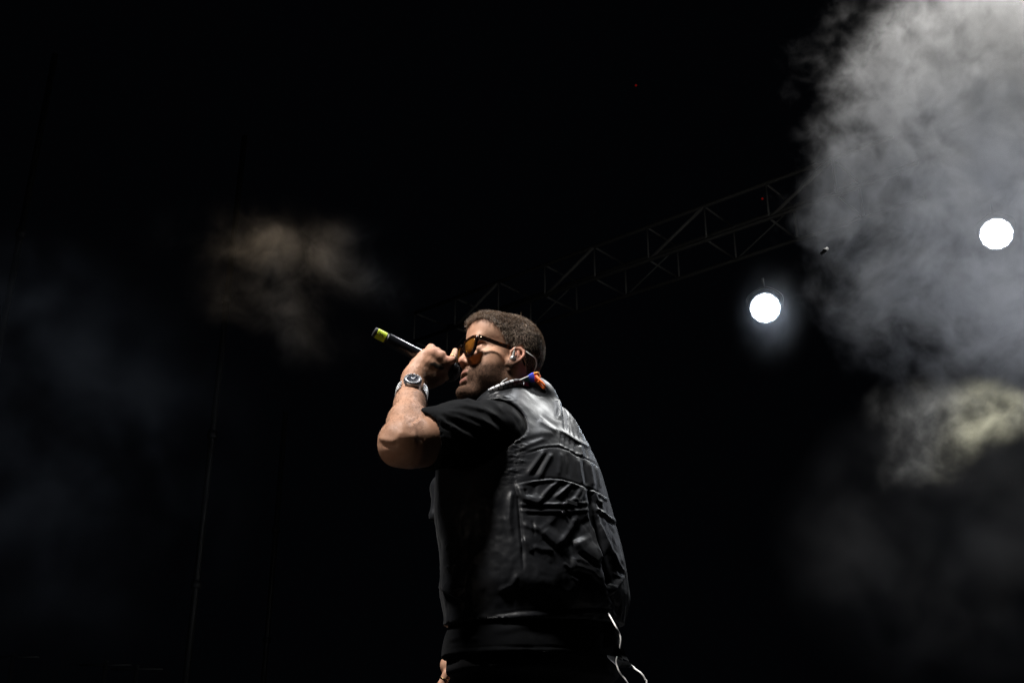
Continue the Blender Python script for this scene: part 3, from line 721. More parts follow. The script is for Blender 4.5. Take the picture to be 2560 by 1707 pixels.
vest_o = mesh_obj('vest', VV, VF, vestm, person); vest_o['label'] = 'crinkled glossy black utility vest with a large back pocket'
mesh_obj('trousers', TV, TF, troum, person)
# snap button and tab on the pocket flap, puckered seam of the shoulder vent
dg_n = unit([.35, -.93, .1])
def on_vest(px, py, off=.0):
    i = np.argmin(np.hypot(*(proj(VV) - [px, py]).T) + np.where((vn @ unit(P(px, py, 2.4))) < -.05, 0, 1e3)); return VV[i] + vn[i] * off, vn[i]
tp, tn_ = on_vest(1429, 1257, .001); tx = unit(np.cross(tn_, [.1, 0, 1]))
MB().box(tp, (tx, np.cross(tn_, tx), tn_), (.0150, .0048, .0008), .0005).build('pocket_tab', vestm, vest_o, False)
for px, py in ((1409, 1262), (1408, 1281)):
    p_, n_b = on_vest(px, py, .003); MB().lathe(p_, n_b, [(-.002, .0045), (.001, .0045), (.0018, .0036), (.0020, 0)], 20).build('snap_button', mat('snap_metal', (.08, .08, .09), .3, .9), vest_o)
# shoes
shoe = mat('shoe_leather', (.012, .012, .012), .5)
for hp, fx in ((HIPL, (-.06, -.03)), (HIPR, (.05, .07))):
    a = np.array([hp[0] + fx[0], hp[1] + fx[1], FLOOR_Z + .05]); f_ = Field()
    f_.chain([a + [.03, -.02, 0], a + [-.06, .045, -.005], a + [-.15, .115, -.012]], [.050, .046, .036], .02).rc(a + [0, 0, .03], a + [0, 0, .07], .045, .045, .02)
    q_, w_ = polygonise(f_, a - .26, a + .26, .006, post=lambda p, d: np.maximum(d, FLOOR_Z + .001 - p[:, 2]))
    mesh_obj('shoe', q_, w_, shoe, person)
# ------------------------------------------------------------------ microphone
mic = empty('microphone', MIC_T, 'black handheld wireless microphone with a yellow taped tail, held to the mouth', 'microphone')
blk = mat('mic_black', (.007, .008, .010), .22, .0, .5); nt = NT(blk); nt.l(nt.bump(nt.noise(300, 2, .5, nt.coord()), .06, .0005), nt.b.inputs['Normal'])
rub = mat('mic_end_plastic', (.02, .02, .022), .45); L = float(np.linalg.norm(MIC_B - MIC_T))
MB().lathe(MIC_T, micax, [(.0, .0098), (.0012, .0112), (.005, .0116), (.0052, .0112), (.0325, .0112), (.034, .0125)], 40).build('antenna_end', rub, mic, True, 35)
MB().lathe(MIC_T, micax, [(.034, .0125), (.0345, .0138), (.0365, .0144), (.10, .0150), (L - .045, .0170), (L - .030, .0205)], 48).build('handle', blk, mic, True, 35)
tape = mat('yellow_tape', (.62, .78, .035), .45); nt = NT(tape); nt.l(nt.bump(nt.noise(180, 3, .6, nt.coord()), .4, .001), nt.b.inputs['Normal'])
tp_o = MB().lathe(MIC_T, micax, [(.0070, .01155), (.0072, .0120), (.0295, .0120), (.0297, .01155)], 14).build('tape_wrap', tape, mic, False)
# handwritten mark on the tape
vdir = unit(-(MIC_T + micax * .018)); rad = unit(vdir - micax * vdir.dot(micax) + np.array([0, 0, .12])); rad = unit(rad - micax * rad.dot(micax)); tang = np.cross(micax, rad)
if tang[2] < 0: tang = -tang
def on_tape(a, b): th = b / .0120; return MIC_T + micax * (.018 + a) + (rad * math.cos(th) + tang * math.sin(th)) * .01225
inkm = mat('marker_ink', (.008, .01, .006), .6); mk = MB()
for st_ in ([(-.0058, .0048), (-.0040, .0015), (-.0042, -.0040)], [(-.0040, .0010), (.0012, .0002), (.0060, -.0012)], [(.0012, .0036), (.0018, .0), (.0042, -.0030)], [(-.0074, .0066), (-.0062, .0070)]):
    mk.tube([on_tape(*q) for q in smooth_path([(a, b, 0) for a, b in st_], 5) for q in [(q[0], q[1])]], .0005, 6)
mk.build('ink_mark', inkm, tp_o)
grm = mat('grille_steel', (.10, .105, .115), .42, .85); nt = NT(grm)
def grille():
    mb = MB(); n1, n2 = 34, 16; r = .0252; a = unit(np.cross(micax, [0, 0, 1.])); b = np.cross(micax, a)
    c = MIC_B
    def pt(u, v, rr=r):
        th = 2 * math.pi * u; ph = v; return c + (a * math.cos(th) + b * math.sin(th)) * math.sin(ph) * rr + micax * math.cos(ph) * rr * 1.04
    for i in range(n1):
        for sg in (1, -1): mb.tube([pt(i / n1 + sg * .10 * k / 8, R(4) + R(146) * k / 12) for k in range(13)], .00042, 4, False)
    for j in range(n2):
        ph = R(8) + R(140) * j / n2; mb.tube([pt(k / 28, ph) for k in range(29)], .0004, 4, False)
    return mb
grille().build('grille', grm, mic)
foam = mat('grille_foam', (.014, .015, .017), .9)
MB().lathe(MIC_B, micax, [(.0235 * -math.cos(t) * 1.04, .0235 * math.sin(t)) for t in np.linspace(.55, math.pi, 22)], 36).build('foam', foam, mic)
MB().lathe(MIC_B, micax, [(-.034, .0200), (-.026, .0215), (-.019, .0232), (-.0165, .0232), (-.0160, .0215)], 44).build('collar', blk, mic, True, 35)
MB().lathe(MIC_B, micax, [(-.0010, .0258), (-.0005, .0268), (.0035, .0268), (.004, .0258)], 44).build('grille_band', grm, mic, True, 35)

# ------------------------------------------------------------------ sunglasses
gl = empty('sunglasses', H(.10, 0, .01), 'tortoiseshell sunglasses with amber lenses on the singer\'s face', 'sunglasses')
tort = mat('tortoiseshell', (.03, .012, .006), .14, .0, .6); nt = NT(tort)
nt.l(nt.ramp(nt.noise(120, 2, .5, nt.coord(), .6), [(.54, (.006, .0035, .003)), (.66, (.03, .008, .003)), (.76, (.28, .08, .012))]), nt.b.inputs['Base Color'])
lens = mat('amber_lens', (.85, .30, .045), .04, 0, .5); nt = NT(lens)
nt.b.inputs['Base Color'].default_value = (.22, .085, .014, 1)
tr = nt.n('ShaderNodeBsdfTransparent'); tr.inputs[0].default_value = (.40, .24, .10, 1); mx = nt.n('ShaderNodeMixShader'); mx.inputs[0].default_value = .55
nt.l(tr.outputs[0], mx.inputs[1]); nt.l(nt.b.outputs[0], mx.inputs[2]); nt.l(mx.outputs[0], nt.t.nodes['Material Output'].inputs[0])
gm = mat('gold_pin', (.6, .5, .35), .25, 1)
WRAP = R(10)
def lens_frame(s):
    c = np.array([.1075, s * .0345, .004]); out_ = np.array([-math.sin(WRAP), s * math.cos(WRAP), 0]); up2 = np.array([.09, 0, 1.]); up2 /= np.linalg.norm(up2)
    nrm = np.cross(out_, up2) * s; nrm = unit(nrm) * (1 if nrm[0] * 1 > 0 else -1)
    prof = [(-.0285, .014), (-.024, .0200), (-.008, .0235), (.010, .0240), (.024, .0210), (.0290, .014), (.0280, .002), (.024, -.014), (.013, -.0255), (.0, -.0285), (-.012, -.0255), (-.0215, -.013), (-.0265, .002)]
    prof = prof + [prof[0]]; ring = smooth_path([(a, b, 0) for a, b in prof], 5)[:-1]
    def w_(a, b, d, q=1): return H(*(c + out_ * a * q + up2 * b * q + nrm * (d - .0006 * 0)))
    mb = MB(); n = len(ring); v = []
    for q, d in ((1, -.002), (1, .0025), (.97, .0035), (.80, .0035), (.78, .0025), (.78, -.001), (.80, -.0025)): v += [w_(p[0], p[1], d, q) for p in ring]
    m = 7; f = [(i * n + k, i * n + (k + 1) % n, ((i + 1) % m) * n + (k + 1) % n, ((i + 1) % m) * n + k) for i in range(m) for k in range(n)]
    mb.add(v, f)
    lb = MB(); lv = [w_(0, 0, .0022)] + [w_(p[0], p[1], .0016, .79) for p in ring] + [w_(0, 0, .0006)] + [w_(p[0], p[1], .0, .79) for p in ring]
    lf_ = [(0, 1 + k, 1 + (k + 1) % n) for k in range(n)] + [(n + 1, n + 2 + (k + 1) % n, n + 2 + k) for k in range(n)] + [(1 + k, n + 2 + k, n + 2 + (k + 1) % n, 1 + (k + 1) % n) for k in range(n)]
    lb.add(lv, lf_); return mb, lb, c, out_, up2
for s in (1, -1):
    fb, lb, c, o_, u_ = lens_frame(s); fo = fb.build('rim', tort, gl, True, 50); lb.build('lens', lens, gl)
    h0 = c + o_ * .0300 + u_ * .0135
    pth = [h0 + [-.002, 0, 0], h0 + [-.010, s * .0035, .0005], (.06, s * .0700, .0165), (.030, s * .0722, .0155), (.012, s * .0730, .0125), (-.008, s * .074, .002), (-.022, s * .071, -.014)]
    P2 = smooth_path(pth, 6); arm_ = MB(); vv = []; n = len(P2)
    for i, p in enumerate(P2):
        hh = np.interp(i / n, [0, .12, .5, .75, 1], [.0085, .0062, .0048, .0040, .003]); th_ = .0017
        for a, b in ((th_, hh), (-th_, hh), (-th_, -hh), (th_, -hh)): vv.append(H(*(p + np.array([0, s * a, b * .95]) + np.array([b * .08, 0, 0]))))
    arm_.add(vv, [(4 * i + k, 4 * i + (k + 1) % 4, 4 * i + 4 + (k + 1) % 4, 4 * i + 4 + k) for i in range(n - 1) for k in range(4)] + [(0, 1, 2, 3), tuple(4 * n - 4 + k for k in (3, 2, 1, 0))])
    ao = arm_.build('temple', tort, gl, False); ao.data.set_sharp_from_angle(angle=R(60))
    p0 = P2[3]; p1 = P2[9]
    MB().tube([H(*(p0 + [0, s * .0020, .0018])), H(*(p1 + [0, s * .0020, .0014]))], .0006, 6).build('hinge_pin', gm, ao)
MB().tube([H(*p) for p in smooth_path([(.1085, .012, .010), (.1125, .005, .0155), (.1135, 0, .0165), (.1125, -.005, .0155), (.1085, -.012, .010)], 4)], .0028, 10).build('bridge', tort, gl)

# ------------------------------------------------------------------ wristwatch
fa = unit(WR - EL); WC = WR - fa * .050
steel = mat('watch_steel', (.93, .94, .96), .42, 1); dark = mat('watch_dial', (.008, .012, .022), .25); bez = mat('watch_bezel', (.015, .02, .035), .25, .2)
white = mat('watch_marks', (.8, .82, .85), .4)
view = unit(-WC); wn = unit(P(1043, 951, 2.0) - WC); wn = unit(view * .9 + np.array([-.05, 0, .10])); wn = unit(wn - fa * wn.dot(fa)); wt = np.cross(fa, wn)
watch = empty('wristwatch', WC, 'steel chronograph wristwatch with a dark dial on the raised left wrist', 'wristwatch')
RX, RY = .0345, .0330
fc = WC + wn * (RY + .0035)
MB().lathe(fc, wn, [(-.006, .0165), (-.005, .0195), (.0015, .0200), (.003, .0192)], 48).build('case', steel, watch, True, 30)
MB().lathe(fc, wn, [(.0031, .0196), (.0048, .0190), (.0054, .0158), (.0040, .0152)], 48).build('bezel', bez, watch, True, 30)
MB().lathe(fc, wn, [(.0040, .0153), (.0044, .0150), (.0046, .0142), (.0036, .0138)], 48).build('inner_ring', steel, watch, True, 30)
dial = MB().lathe(fc, wn, [(.0032, .0142), (.0034, .0141), (.0034, 0)], 48).build('dial', dark, watch)
mk = MB()
for k in range(12):
    a = k * math.pi / 6; r_d = fa * math.cos(a) + wt * math.sin(a); mk.box(fc + r_d * .0112 + wn * .0037, (r_d, np.cross(wn, r_d), wn), (.0014, .0005 + .0004 * (k % 3 == 0), .0002))
for a in (.9, 2.6, 4.3): 
    r_d = fa * math.cos(a) + wt * math.sin(a); mk.lathe(fc + r_d * .006 + wn * .0035, wn, [(0, .0027), (.0003, .0027), (.0003, .0022), (0, .0022)], 20)
mk.build('hour_mark', white, dial)
hd = MB()
for a, l_, w2 in ((.55, .0085, .0008), (-.75, .0062, .0011)):
    r_d = fa * math.cos(a) + wt * math.sin(a); hd.box(fc + r_d * l_ / 2 + wn * .0041, (r_d, np.cross(wn, r_d), wn), (l_ / 2, w2, .0002))
hd.build('hand', white, dial, False)
mk = MB()
for k in range(24):
    a = k * math.pi / 12; r_d = fa * math.cos(a) + wt * math.sin(a); mk.box(fc + r_d * .0173 + wn * .00525, (r_d, np.cross(wn, r_d), unit(wn + r_d * .16)), (.0010, .0006 if k % 2 else .0010, .0002))
mk.build('bezel_mark', white, watch, False)
cr_d = unit(-fa * .2 + wt * .0 + fa); MB().lathe(fc + fa * .019, fa, [(0, .003), (.0035, .003), (.004, .0022)], 16).build('crown', steel, watch, True, 30)
br = MB()
for k in range(4, 41):
    t = 2 * math.pi * k / 45 + math.pi / 2; 
    if math.cos(t - math.pi / 2) > .70: continue
    e_r = wt * math.cos(t) + wn * math.sin(t); c = WC + wt * math.cos(t) * RX + wn * math.sin(t) * RY
    for j in range(5):
        wd2 = (.0030, .0014, .0022, .0014, .0030)[j]; off = (-.0078, -.0032, 0, .0032, .0078)[j] * 1.25
        tt2 = 2 * math.pi / 45 * (.5 if j % 2 else 0); c2 = WC + wt * math.cos(t + tt2) * RX + wn * math.sin(t + tt2) * RY; e2 = wt * math.cos(t + tt2) + wn * math.sin(t + tt2)
        br.box(c2 + fa * off, (np.cross(fa, e2), fa, e2), (.0020, wd2 * .8, .0015), .0006)
br.build('bracelet', steel, watch, False)

# ------------------------------------------------------------------ rings, earpiece
gold = mat('ring_gold', (.75, .52, .25), .25, 1)
def torus_ring(name, c, ax, r, t, m, stone=None, **kw):
    o = MB().lathe(c, ax, [(-t, r), (-t * .8, r + t * .8), (t * .8, r + t * .8), (t, r), (t * .8, r - t * .2), (-t * .8, r - t * .2), (-t, r)], 32).build(name, m); tag(o, **kw)
    if stone is not None:
        s_ = MB(); d_ = unit(stone); e1 = np.cross(d_, unit(ax)); p = np.array(c) + d_ * (r + t)
        for k in range(-2, 3): s_.lathe(p + e1 * k * .0021 - d_ * .0004 * abs(k), d_, [(-.001, .0012), (.0004, .0013), (.0016, .0006), (.0018, 0)], 8)
        s_.build('gemstone', mat('gemstone', (.8, .8, .82), .08, .6), o, False)
    return o
q0, q1 = P(1130, 901, 2.280), P(1135, 889, 2.296)
torus_ring('finger_ring', q0 * .72 + q1 * .28, unit(q1 - q0), .0096, .0014, gold, stone=unit([.75, -.6, -.1]), label='gold ring with small pale stones on the index finger by the nose', cat='ring')
hr = P(1128, 1662, 2.60)
torus_ring('finger_ring', hr + np.array([-.014, -.020, -.032]), unit([-.4, 0, -1]), .0102, .0012, gold, label='thin gold ring on the right hand at hip height', cat='ring')
iem = empty('in_ear_monitor', H(.018, .078, -.007), 'clear in-ear monitor with a thin cable looped behind the left ear', 'earphone')
clear = mat('clear_acrylic', (.45, .45, .42), .12, 0, .6); clear.node_tree.nodes['Principled BSDF'].inputs['Alpha'].default_value = .75
cabm = mat('cable_pale', (.62, .60, .54), .4); cabw = mat('cable_white', (.80, .79, .76), .45)
f_ = Field(); f_.ell(H(.0135, .079, -.012), (.0075, .0055, .0068), .004, 'u', HM).rc(H(.0145, .081, -.006), H(.0150, .0835, .004), .0034, .0026, .003)
q_, w_ = polygonise(f_, H(.013, .08, -.006) - .022, H(.013, .08, -.006) + .022, .0011); mesh_obj('ear_shell', q_, w_, clear, iem)
MB().lathe(H(.0135, .0846, -.012), unit(hl), [(0, .0046), (.0006, .0046), (.0008, .004), (.0006, 0)], 20).build('face_plate', steel, iem)
stem = [H(.0150, .0835, .006), H(.0165, .0845, .010), H(.0150, .0835, .014), H(.0135, .079, .017)]
back = [P(1309, 872, 2.395), P(1316, 879, 2.385), P(1327, 887, 2.383), P(1337, 895, 2.388), P(1341, 905, 2.395), P(1341, 914, 2.402), P(1337, 925, 2.41), P(1332, 936, 2.425)]
MB().tube(smooth_path(stem, 6), .0008, 8).tube(smooth_path(back, 6), .0012, 8).build('ear_cable', cabm, iem)

# ------------------------------------------------------------------ neck straps (lanyard under the collar)
def strip(name, centre, width_dir, wid, thick, m, parent=None):
    c = smooth_path(centre, 8); n = len(c); wd = smooth_path(width_dir, 8); v = []
    ww = np.interp(np.linspace(0, 1, n), np.linspace(0, 1, len(wid)), wid)
    for i in range(n):
        t = unit(c[min(i + 1, n - 1)] - c[max(i - 1, 0)]); a = unit(wd[i] - t * wd[i].dot(t)); b = np.cross(t, a)
        for k in range(12):
            th = 2 * math.pi * k / 12; v.append(c[i] + a * ww[i] * math.cos(th) + b * thick * math.sin(th))
    f = [(i * 12 + k, i * 12 + (k + 1) % 12, (i + 1) * 12 + (k + 1) % 12, (i + 1) * 12 + k) for i in range(n - 1) for k in range(12)] + [tuple(range(12))[::-1], tuple((n - 1) * 12 + k for k in range(12))]
    o = mesh_obj(name, v, f, m, parent); u_ = np.repeat(np.linspace(0, 1, n), 12); attr(o, 'along', u_); attr(o, 'round', np.tile(np.arange(12) / 12, n)); return o
def surf(px, py, off):
    """point just above the clothes or skin on a sight line"""
    best = None
    for M_, N_ in ((VV, vn), (SV, sn_), (V, nv)):
        u = proj(M_); d = np.hypot(u[:, 0] - px, u[:, 1] - py); ok = (d < 5) & ((N_ @ unit(P(px, py, 2.4))) < .15)
        if ok.any():
            j = np.where(ok)[0]; yy = M_[j, 1].min()
            if best is None or yy < best: best = yy
    return P(px, py, (best if best is not None else 2.42) - off)
lany = empty('lanyard', P(1270, 962, 2.40), 'black lanyard printed in white with a blue and orange woven tail at the collar', 'lanyard')
lp = mat('printed_strap', (.02, .02, .025), .5); nt = NT(lp)
al, rd = nt.attr('along'), nt.attr('round')
cmb = nt.n('ShaderNodeCombineXYZ'); nt.l(nt.math('MULTIPLY', al, 5), cmb.inputs[0]); nt.l(nt.math('MULTIPLY', rd, 4), cmb.inputs[1])
bk = nt.n('ShaderNodeTexBrick'); bk.inputs['Scale'].default_value = 1.0; bk.inputs['Mortar Size'].default_value = .07; bk.inputs['Brick Width'].default_value = .62; bk.inputs['Row Height'].default_value = .9
bk.inputs['Color1'].default_value = (.85, .86, .88, 1); bk.inputs['Color2'].default_value = (.02, .02, .03, 1); bk.inputs['Mortar'].default_value = (.012, .012, .016, 1); bk.inputs['Bias'].default_value = -.05
nt.l(cmb.outputs[0], bk.inputs['Vector']); nt.l(bk.outputs['Color'], nt.b.inputs['Base Color'])
cl = [surf(1222, 976, .004), surf(1245, 968, .007), surf(1268, 962, .009), surf(1290, 957, .010), surf(1304, 957, .010)]
strip('printed_strap', cl, [np.array([0, -.3, 1.])] * 5, [.0035, .0062, .0085, .0095, .0085], .0035, lp, lany)
edge = mat('strap_edge', (.85, .85, .84), .5)
MB().tube(smooth_path([surf(1300, 950, .012), surf(1308, 953, .014), surf(1310, 962, .012)], 5), .0012, 8).build('strap_band', edge, lany)
MB().tube(smooth_path([surf(1250, 960, .006), surf(1259, 951, .006), surf(1268, 946, .004)], 5), .0008, 6).build('thin_cord', edge, lany)
MB().tube(smooth_path([surf(1300, 950, .016), surf(1318, 942, .028), surf(1332, 936, .036), surf(1340, 932, .040)], 5), .0014, 8).build('strap_edge', edge, lany)
wov = mat('woven_tail', (.1, .1, .5), .65); nt = NT(wov)
cr_ = nt.ramp(nt.math('ADD', nt.attr('along'), nt.math('MULTIPLY', nt.noise(160, 2, .5, nt.coord()), .10)), [(.0, (.02, .08, .05)), (.24, (.02, .10, .09)), (.30, (.03, .05, .55)), (.58, (.03, .05, .55)), (.64, (.85, .07, .03)), (1.0, (.80, .10, .02))])
nt.l(cr_, nt.b.inputs['Base Color'])
strip('woven_tail', [surf(1312, 950, .022), surf(1324, 946, .030), surf(1334, 943, .036), surf(1342, 943, .040), surf(1348, 948, .040)], [np.array([.2, -.3, 1.])] * 5, [.004, .0095, .0115, .0105, .007], .0025, wov, lany)
orng = mat('orange_loop', (.90, .17, .012), .5); yel = mat('amber_fold', (.80, .30, .015), .5)
MB().tube(smooth_path([P(1336, 934, 2.360), P(1344, 933, 2.365), P(1347, 940, 2.367), P(1347, 950, 2.365)], 6), .0034, 8, flat=1).build('amber_fold', yel, lany)
MB().tube(smooth_path([P(1340, 940, 2.359), P(1349, 950, 2.355), P(1358, 959, 2.355), P(1362, 966, 2.357), P(1359, 970, 2.360), P(1352, 962, 2.360), P(1344, 953, 2.357)], 7), .0031, 8).build('orange_loop', orng, lany)
strip('collar_tag', [surf(1318, 950, .006), surf(1325, 952, .006), surf(1330, 955, .006)], [np.array([1, 0, .3])] * 3, [.001, .0014, .001], .0006, edge, lany)

# ------------------------------------------------------------------ cables hanging from under the vest, pale hem of the shirt lining
cb = [P(1521, 1532, 2.30), P(1536, 1559, 2.245), P(1549, 1584, 2.245), P(1552, 1602, 2.245), P(1549, 1620, 2.25), P(1544, 1638, 2.255), P(1541, 1655, 2.26), P(1546, 1673, 2.26), P(1553, 1685, 2.26), P(1570, 1708, 2.26), P(1590, 1760, 2.28), P(1560, 1900, 2.3), P(1500, 2100, 2.3)]
tag(MB().tube(smooth_path(cb, 8), .0016, 8).build('earphone_cable', cabw), 'white cable hanging over the shirt tail from under the vest hem', 'cable')
cb2 = [P(1578, 1661, 2.33), P(1588, 1671, 2.32), P(1603, 1682, 2.31), P(1613, 1697, 2.31), P(1617, 1712, 2.31), P(1612, 1800, 2.31), P(1560, 2000, 2.31)]
tag(MB().tube(smooth_path(cb2, 8), [.0012] * 4 + [.0022] * 5 + [.0019] * (len(smooth_path(cb2, 8)) - 9), 8).build('pack_cable', cabw), 'thicker white cable curving down behind the flipped shirt corner', 'cable')
lin = mat('lining_cloth', (.20, .21, .23), .7)
def sheet(name, rows, m, parent, th=.0015):
    A = np.array(rows, float); nr, nc = A.shape[:2]; v = A.reshape(-1, 3); f = [(i * nc + j, i * nc + j + 1, (i + 1) * nc + j + 1, (i + 1) * nc + j) for i in range(nr - 1) for j in range(nc - 1)]
    n0 = len(v); v2 = np.concatenate([v, v + np.array([.0, th, 0])]); f2 = f + [tuple(reversed([q + n0 for q in x])) for x in f]
    bd = [j for j in range(nc)] + [i * nc + nc - 1 for i in range(1, nr)] + [(nr - 1) * nc + j for j in range(nc - 2, -1, -1)] + [i * nc for i in range(nr - 2, 0, -1)]
    f2 += [(bd[k], bd[(k + 1) % len(bd)], bd[(k + 1) % len(bd)] + n0, bd[k] + n0) for k in range(len(bd))]
    o = mesh_obj(name, v2, f2, m, parent); return o
sheet('shirt_lining', [[P(1517, 1636, 2.262), P(1535, 1640, 2.27), P(1552, 1650, 2.28), P(1570, 1652, 2.30), P(1577, 1658, 2.31)],
                       [P(1520, 1643, 2.262), P(1534, 1653, 2.27), P(1548, 1660, 2.28), P(1562, 1662, 2.30), P(1580, 1662, 2.315)],
                       [P(1528, 1651, 2.265), P(1538, 1660, 2.27), P(1552, 1667, 2.285), P(1568, 1667, 2.30), P(1584, 1667, 2.32)]], lin, tshirt)
sheet('shirt_corner', [[P(1536, 1612, 2.240), P(1550, 1612, 2.25), P(1558, 1616, 2.28)], [P(1530, 1632, 2.240), P(1552, 1632, 2.25), P(1564, 1636, 2.28)], [P(1528, 1634, 2.245), P(1556, 1644, 2.255), P(1573, 1652, 2.29)]], shirtm, tshirt)
# ------------------------------------------------------------------ the stage around him
flo = mat('stage_board', (.030, .030, .032), .6); nt = NT(flo); nt.l(nt.ramp(nt.noise(3, 5, .6, nt.coord()), [(.3, (.022, .022, .024)), (.7, (.042, .042, .045))]), nt.b.inputs['Base Color'])
def slab(name, x0, x1, y0, y1, z0, z1, m):
    o = MB().box(((x0 + x1) / 2, (y0 + y1) / 2, (z0 + z1) / 2), ((1, 0, 0), (0, 1, 0), (0, 0, 1)), ((x1 - x0) / 2, (y1 - y0) / 2, (z1 - z0) / 2)).build(name, m, None, False); o['kind'] = 'structure'; return o
slab('stage_floor', -14, 14, 1.55, 24, FLOOR_Z - .25, FLOOR_Z, flo)
gr = mat('ground_tarmac', (.03, .03, .03), .9); slab('ground', -120, 120, -60, 220, -2.1, -1.65, gr)

# roof truss: four chords, uprights, cross bars, diagonals
alud = mat('truss_chord_metal', (.13, .13, .125), .65, .2); alu = mat('truss_aluminium', (.34, .34, .33), .65, .2)
def same_z(px, py, z):
    d = P(px, py, 1.0); return d * (z / d[2])
A0 = P(1183, 729, 19.0); Zt = A0[2]; A1 = same_z(1983, 434, Zt); tdir = unit(A1 - A0); TL = np.linalg.norm(A1 - A0)
cross = unit(np.cross(tdir, [0, 0, 1])); cross = cross if cross[0] > 0 else -cross
Hh, Wd = .62, .95
truss = empty('roof_truss', A0 - [0, 0, Hh], 'long grey box truss with zigzag braces, crossing the dark above the singer\'s head', 'truss')
ta, tb = A0 - tdir * 1.6, A1 + tdir * 1.6
TT = np.linalg.norm(tb - ta)
for nm, off in (('top_chord', np.zeros(3)), ('top_chord', cross * Wd), ('bottom_chord', -np.array([0, 0, Hh])), ('bottom_chord', cross * Wd - [0, 0, Hh])):
    MB().tube([ta + off, tb + off], .034, 10).build(nm, alud, truss)
bay = TL / 6.0; nb_y = int(TT / bay)
for i in range(nb_y + 1):
    p = ta + tdir * (i * bay)
    for off in (np.zeros(3), cross * Wd): MB().tube([p + off, p + off - [0, 0, Hh]], .017, 8).build('upright', alu, truss)
    for dz in (0, Hh): MB().tube([p - [0, 0, dz], p + cross * Wd - [0, 0, dz]], .017, 8).build('cross_bar', alu, truss)
    if i < nb_y:
        q = p + tdir * bay
        if i % 2: MB().tube([p - [0, 0, Hh], q], .030, 8).build('diagonal_brace', alu, truss)
        else: MB().tube([p + cross * Wd - [0, 0, Hh], q + cross * Wd], .014, 8).build('diagonal_brace', alu, truss)
spot('truss_fill', (2.0, 6.5, 1.0), tuple((A0 + A1) / 2), 88, (1, .97, .9), .3, 60)  # unseen fill added so the truss shows against the dark

# scaffold legs and masts far left
stl = mat('scaffold_steel', (.25, .25, .24), .5, .5)
def mast(px, py, y, z0, z1, r, label, lean=0):
    b = P(px, py, y); o = MB().tube([(b[0] - lean, b[1], z0), (b[0] - lean * .5, b[1], (z0 + z1) / 2), (b[0], b[1], z1)], r, 10)
    for k in range(int((z1 - z0) / 2)): o.lathe((b[0] - lean * (1 - k * 2 / (z1 - z0)), b[1], z0 + 1 + 2 * k), (0, 0, 1), [(-.05, r * 1.0), (-.05, r * 1.5), (.05, r * 1.5), (.05, r)], 12)
    m = o.build('mast', stl); tag(m, label, 'mast', 'steel masts standing in the dark left of the singer'); return m
mast(510, 1280, 14, FLOOR_Z, 9.0, .045, 'tall thin mast rising from the bottom edge between the left haze and the singer')
mast(30, 700, 12, FLOOR_Z, 9.0, .040, 'thin leaning mast closest to the left edge of the photo')
mast(700, 1200, 20, FLOOR_Z, 6.6, .05, 'short distant mast, the nearest of the masts to the singer\'s elbow')
for k, (px, py, lab) in enumerate(((30, 1660, 'barrier post at the bottom left corner, left of the others'), (262, 1680, 'lone short barrier post between the two outer ones'), (340, 1690, 'barrier post at the bottom, right of the others'))):
    b = P(px, py, 13); top = P(px, py - 30, 13)[2]
    o = MB().tube([(b[0], b[1], FLOOR_Z), (b[0], b[1], top)], .025, 8).tube([(b[0] - .3, b[1], top - .05), (b[0] + .3, b[1], top - .05)], .014, 6).build('barrier_post', stl); tag(o, lab, 'post', 'short posts at the bottom left')
spot('mast_fill', (-2.0, 7.5, 1.0), (-4.8, 13, 2.6), 3.5, (.75, .85, 1), .3, 60)  # unseen dim fill added to bring out the masts and posts

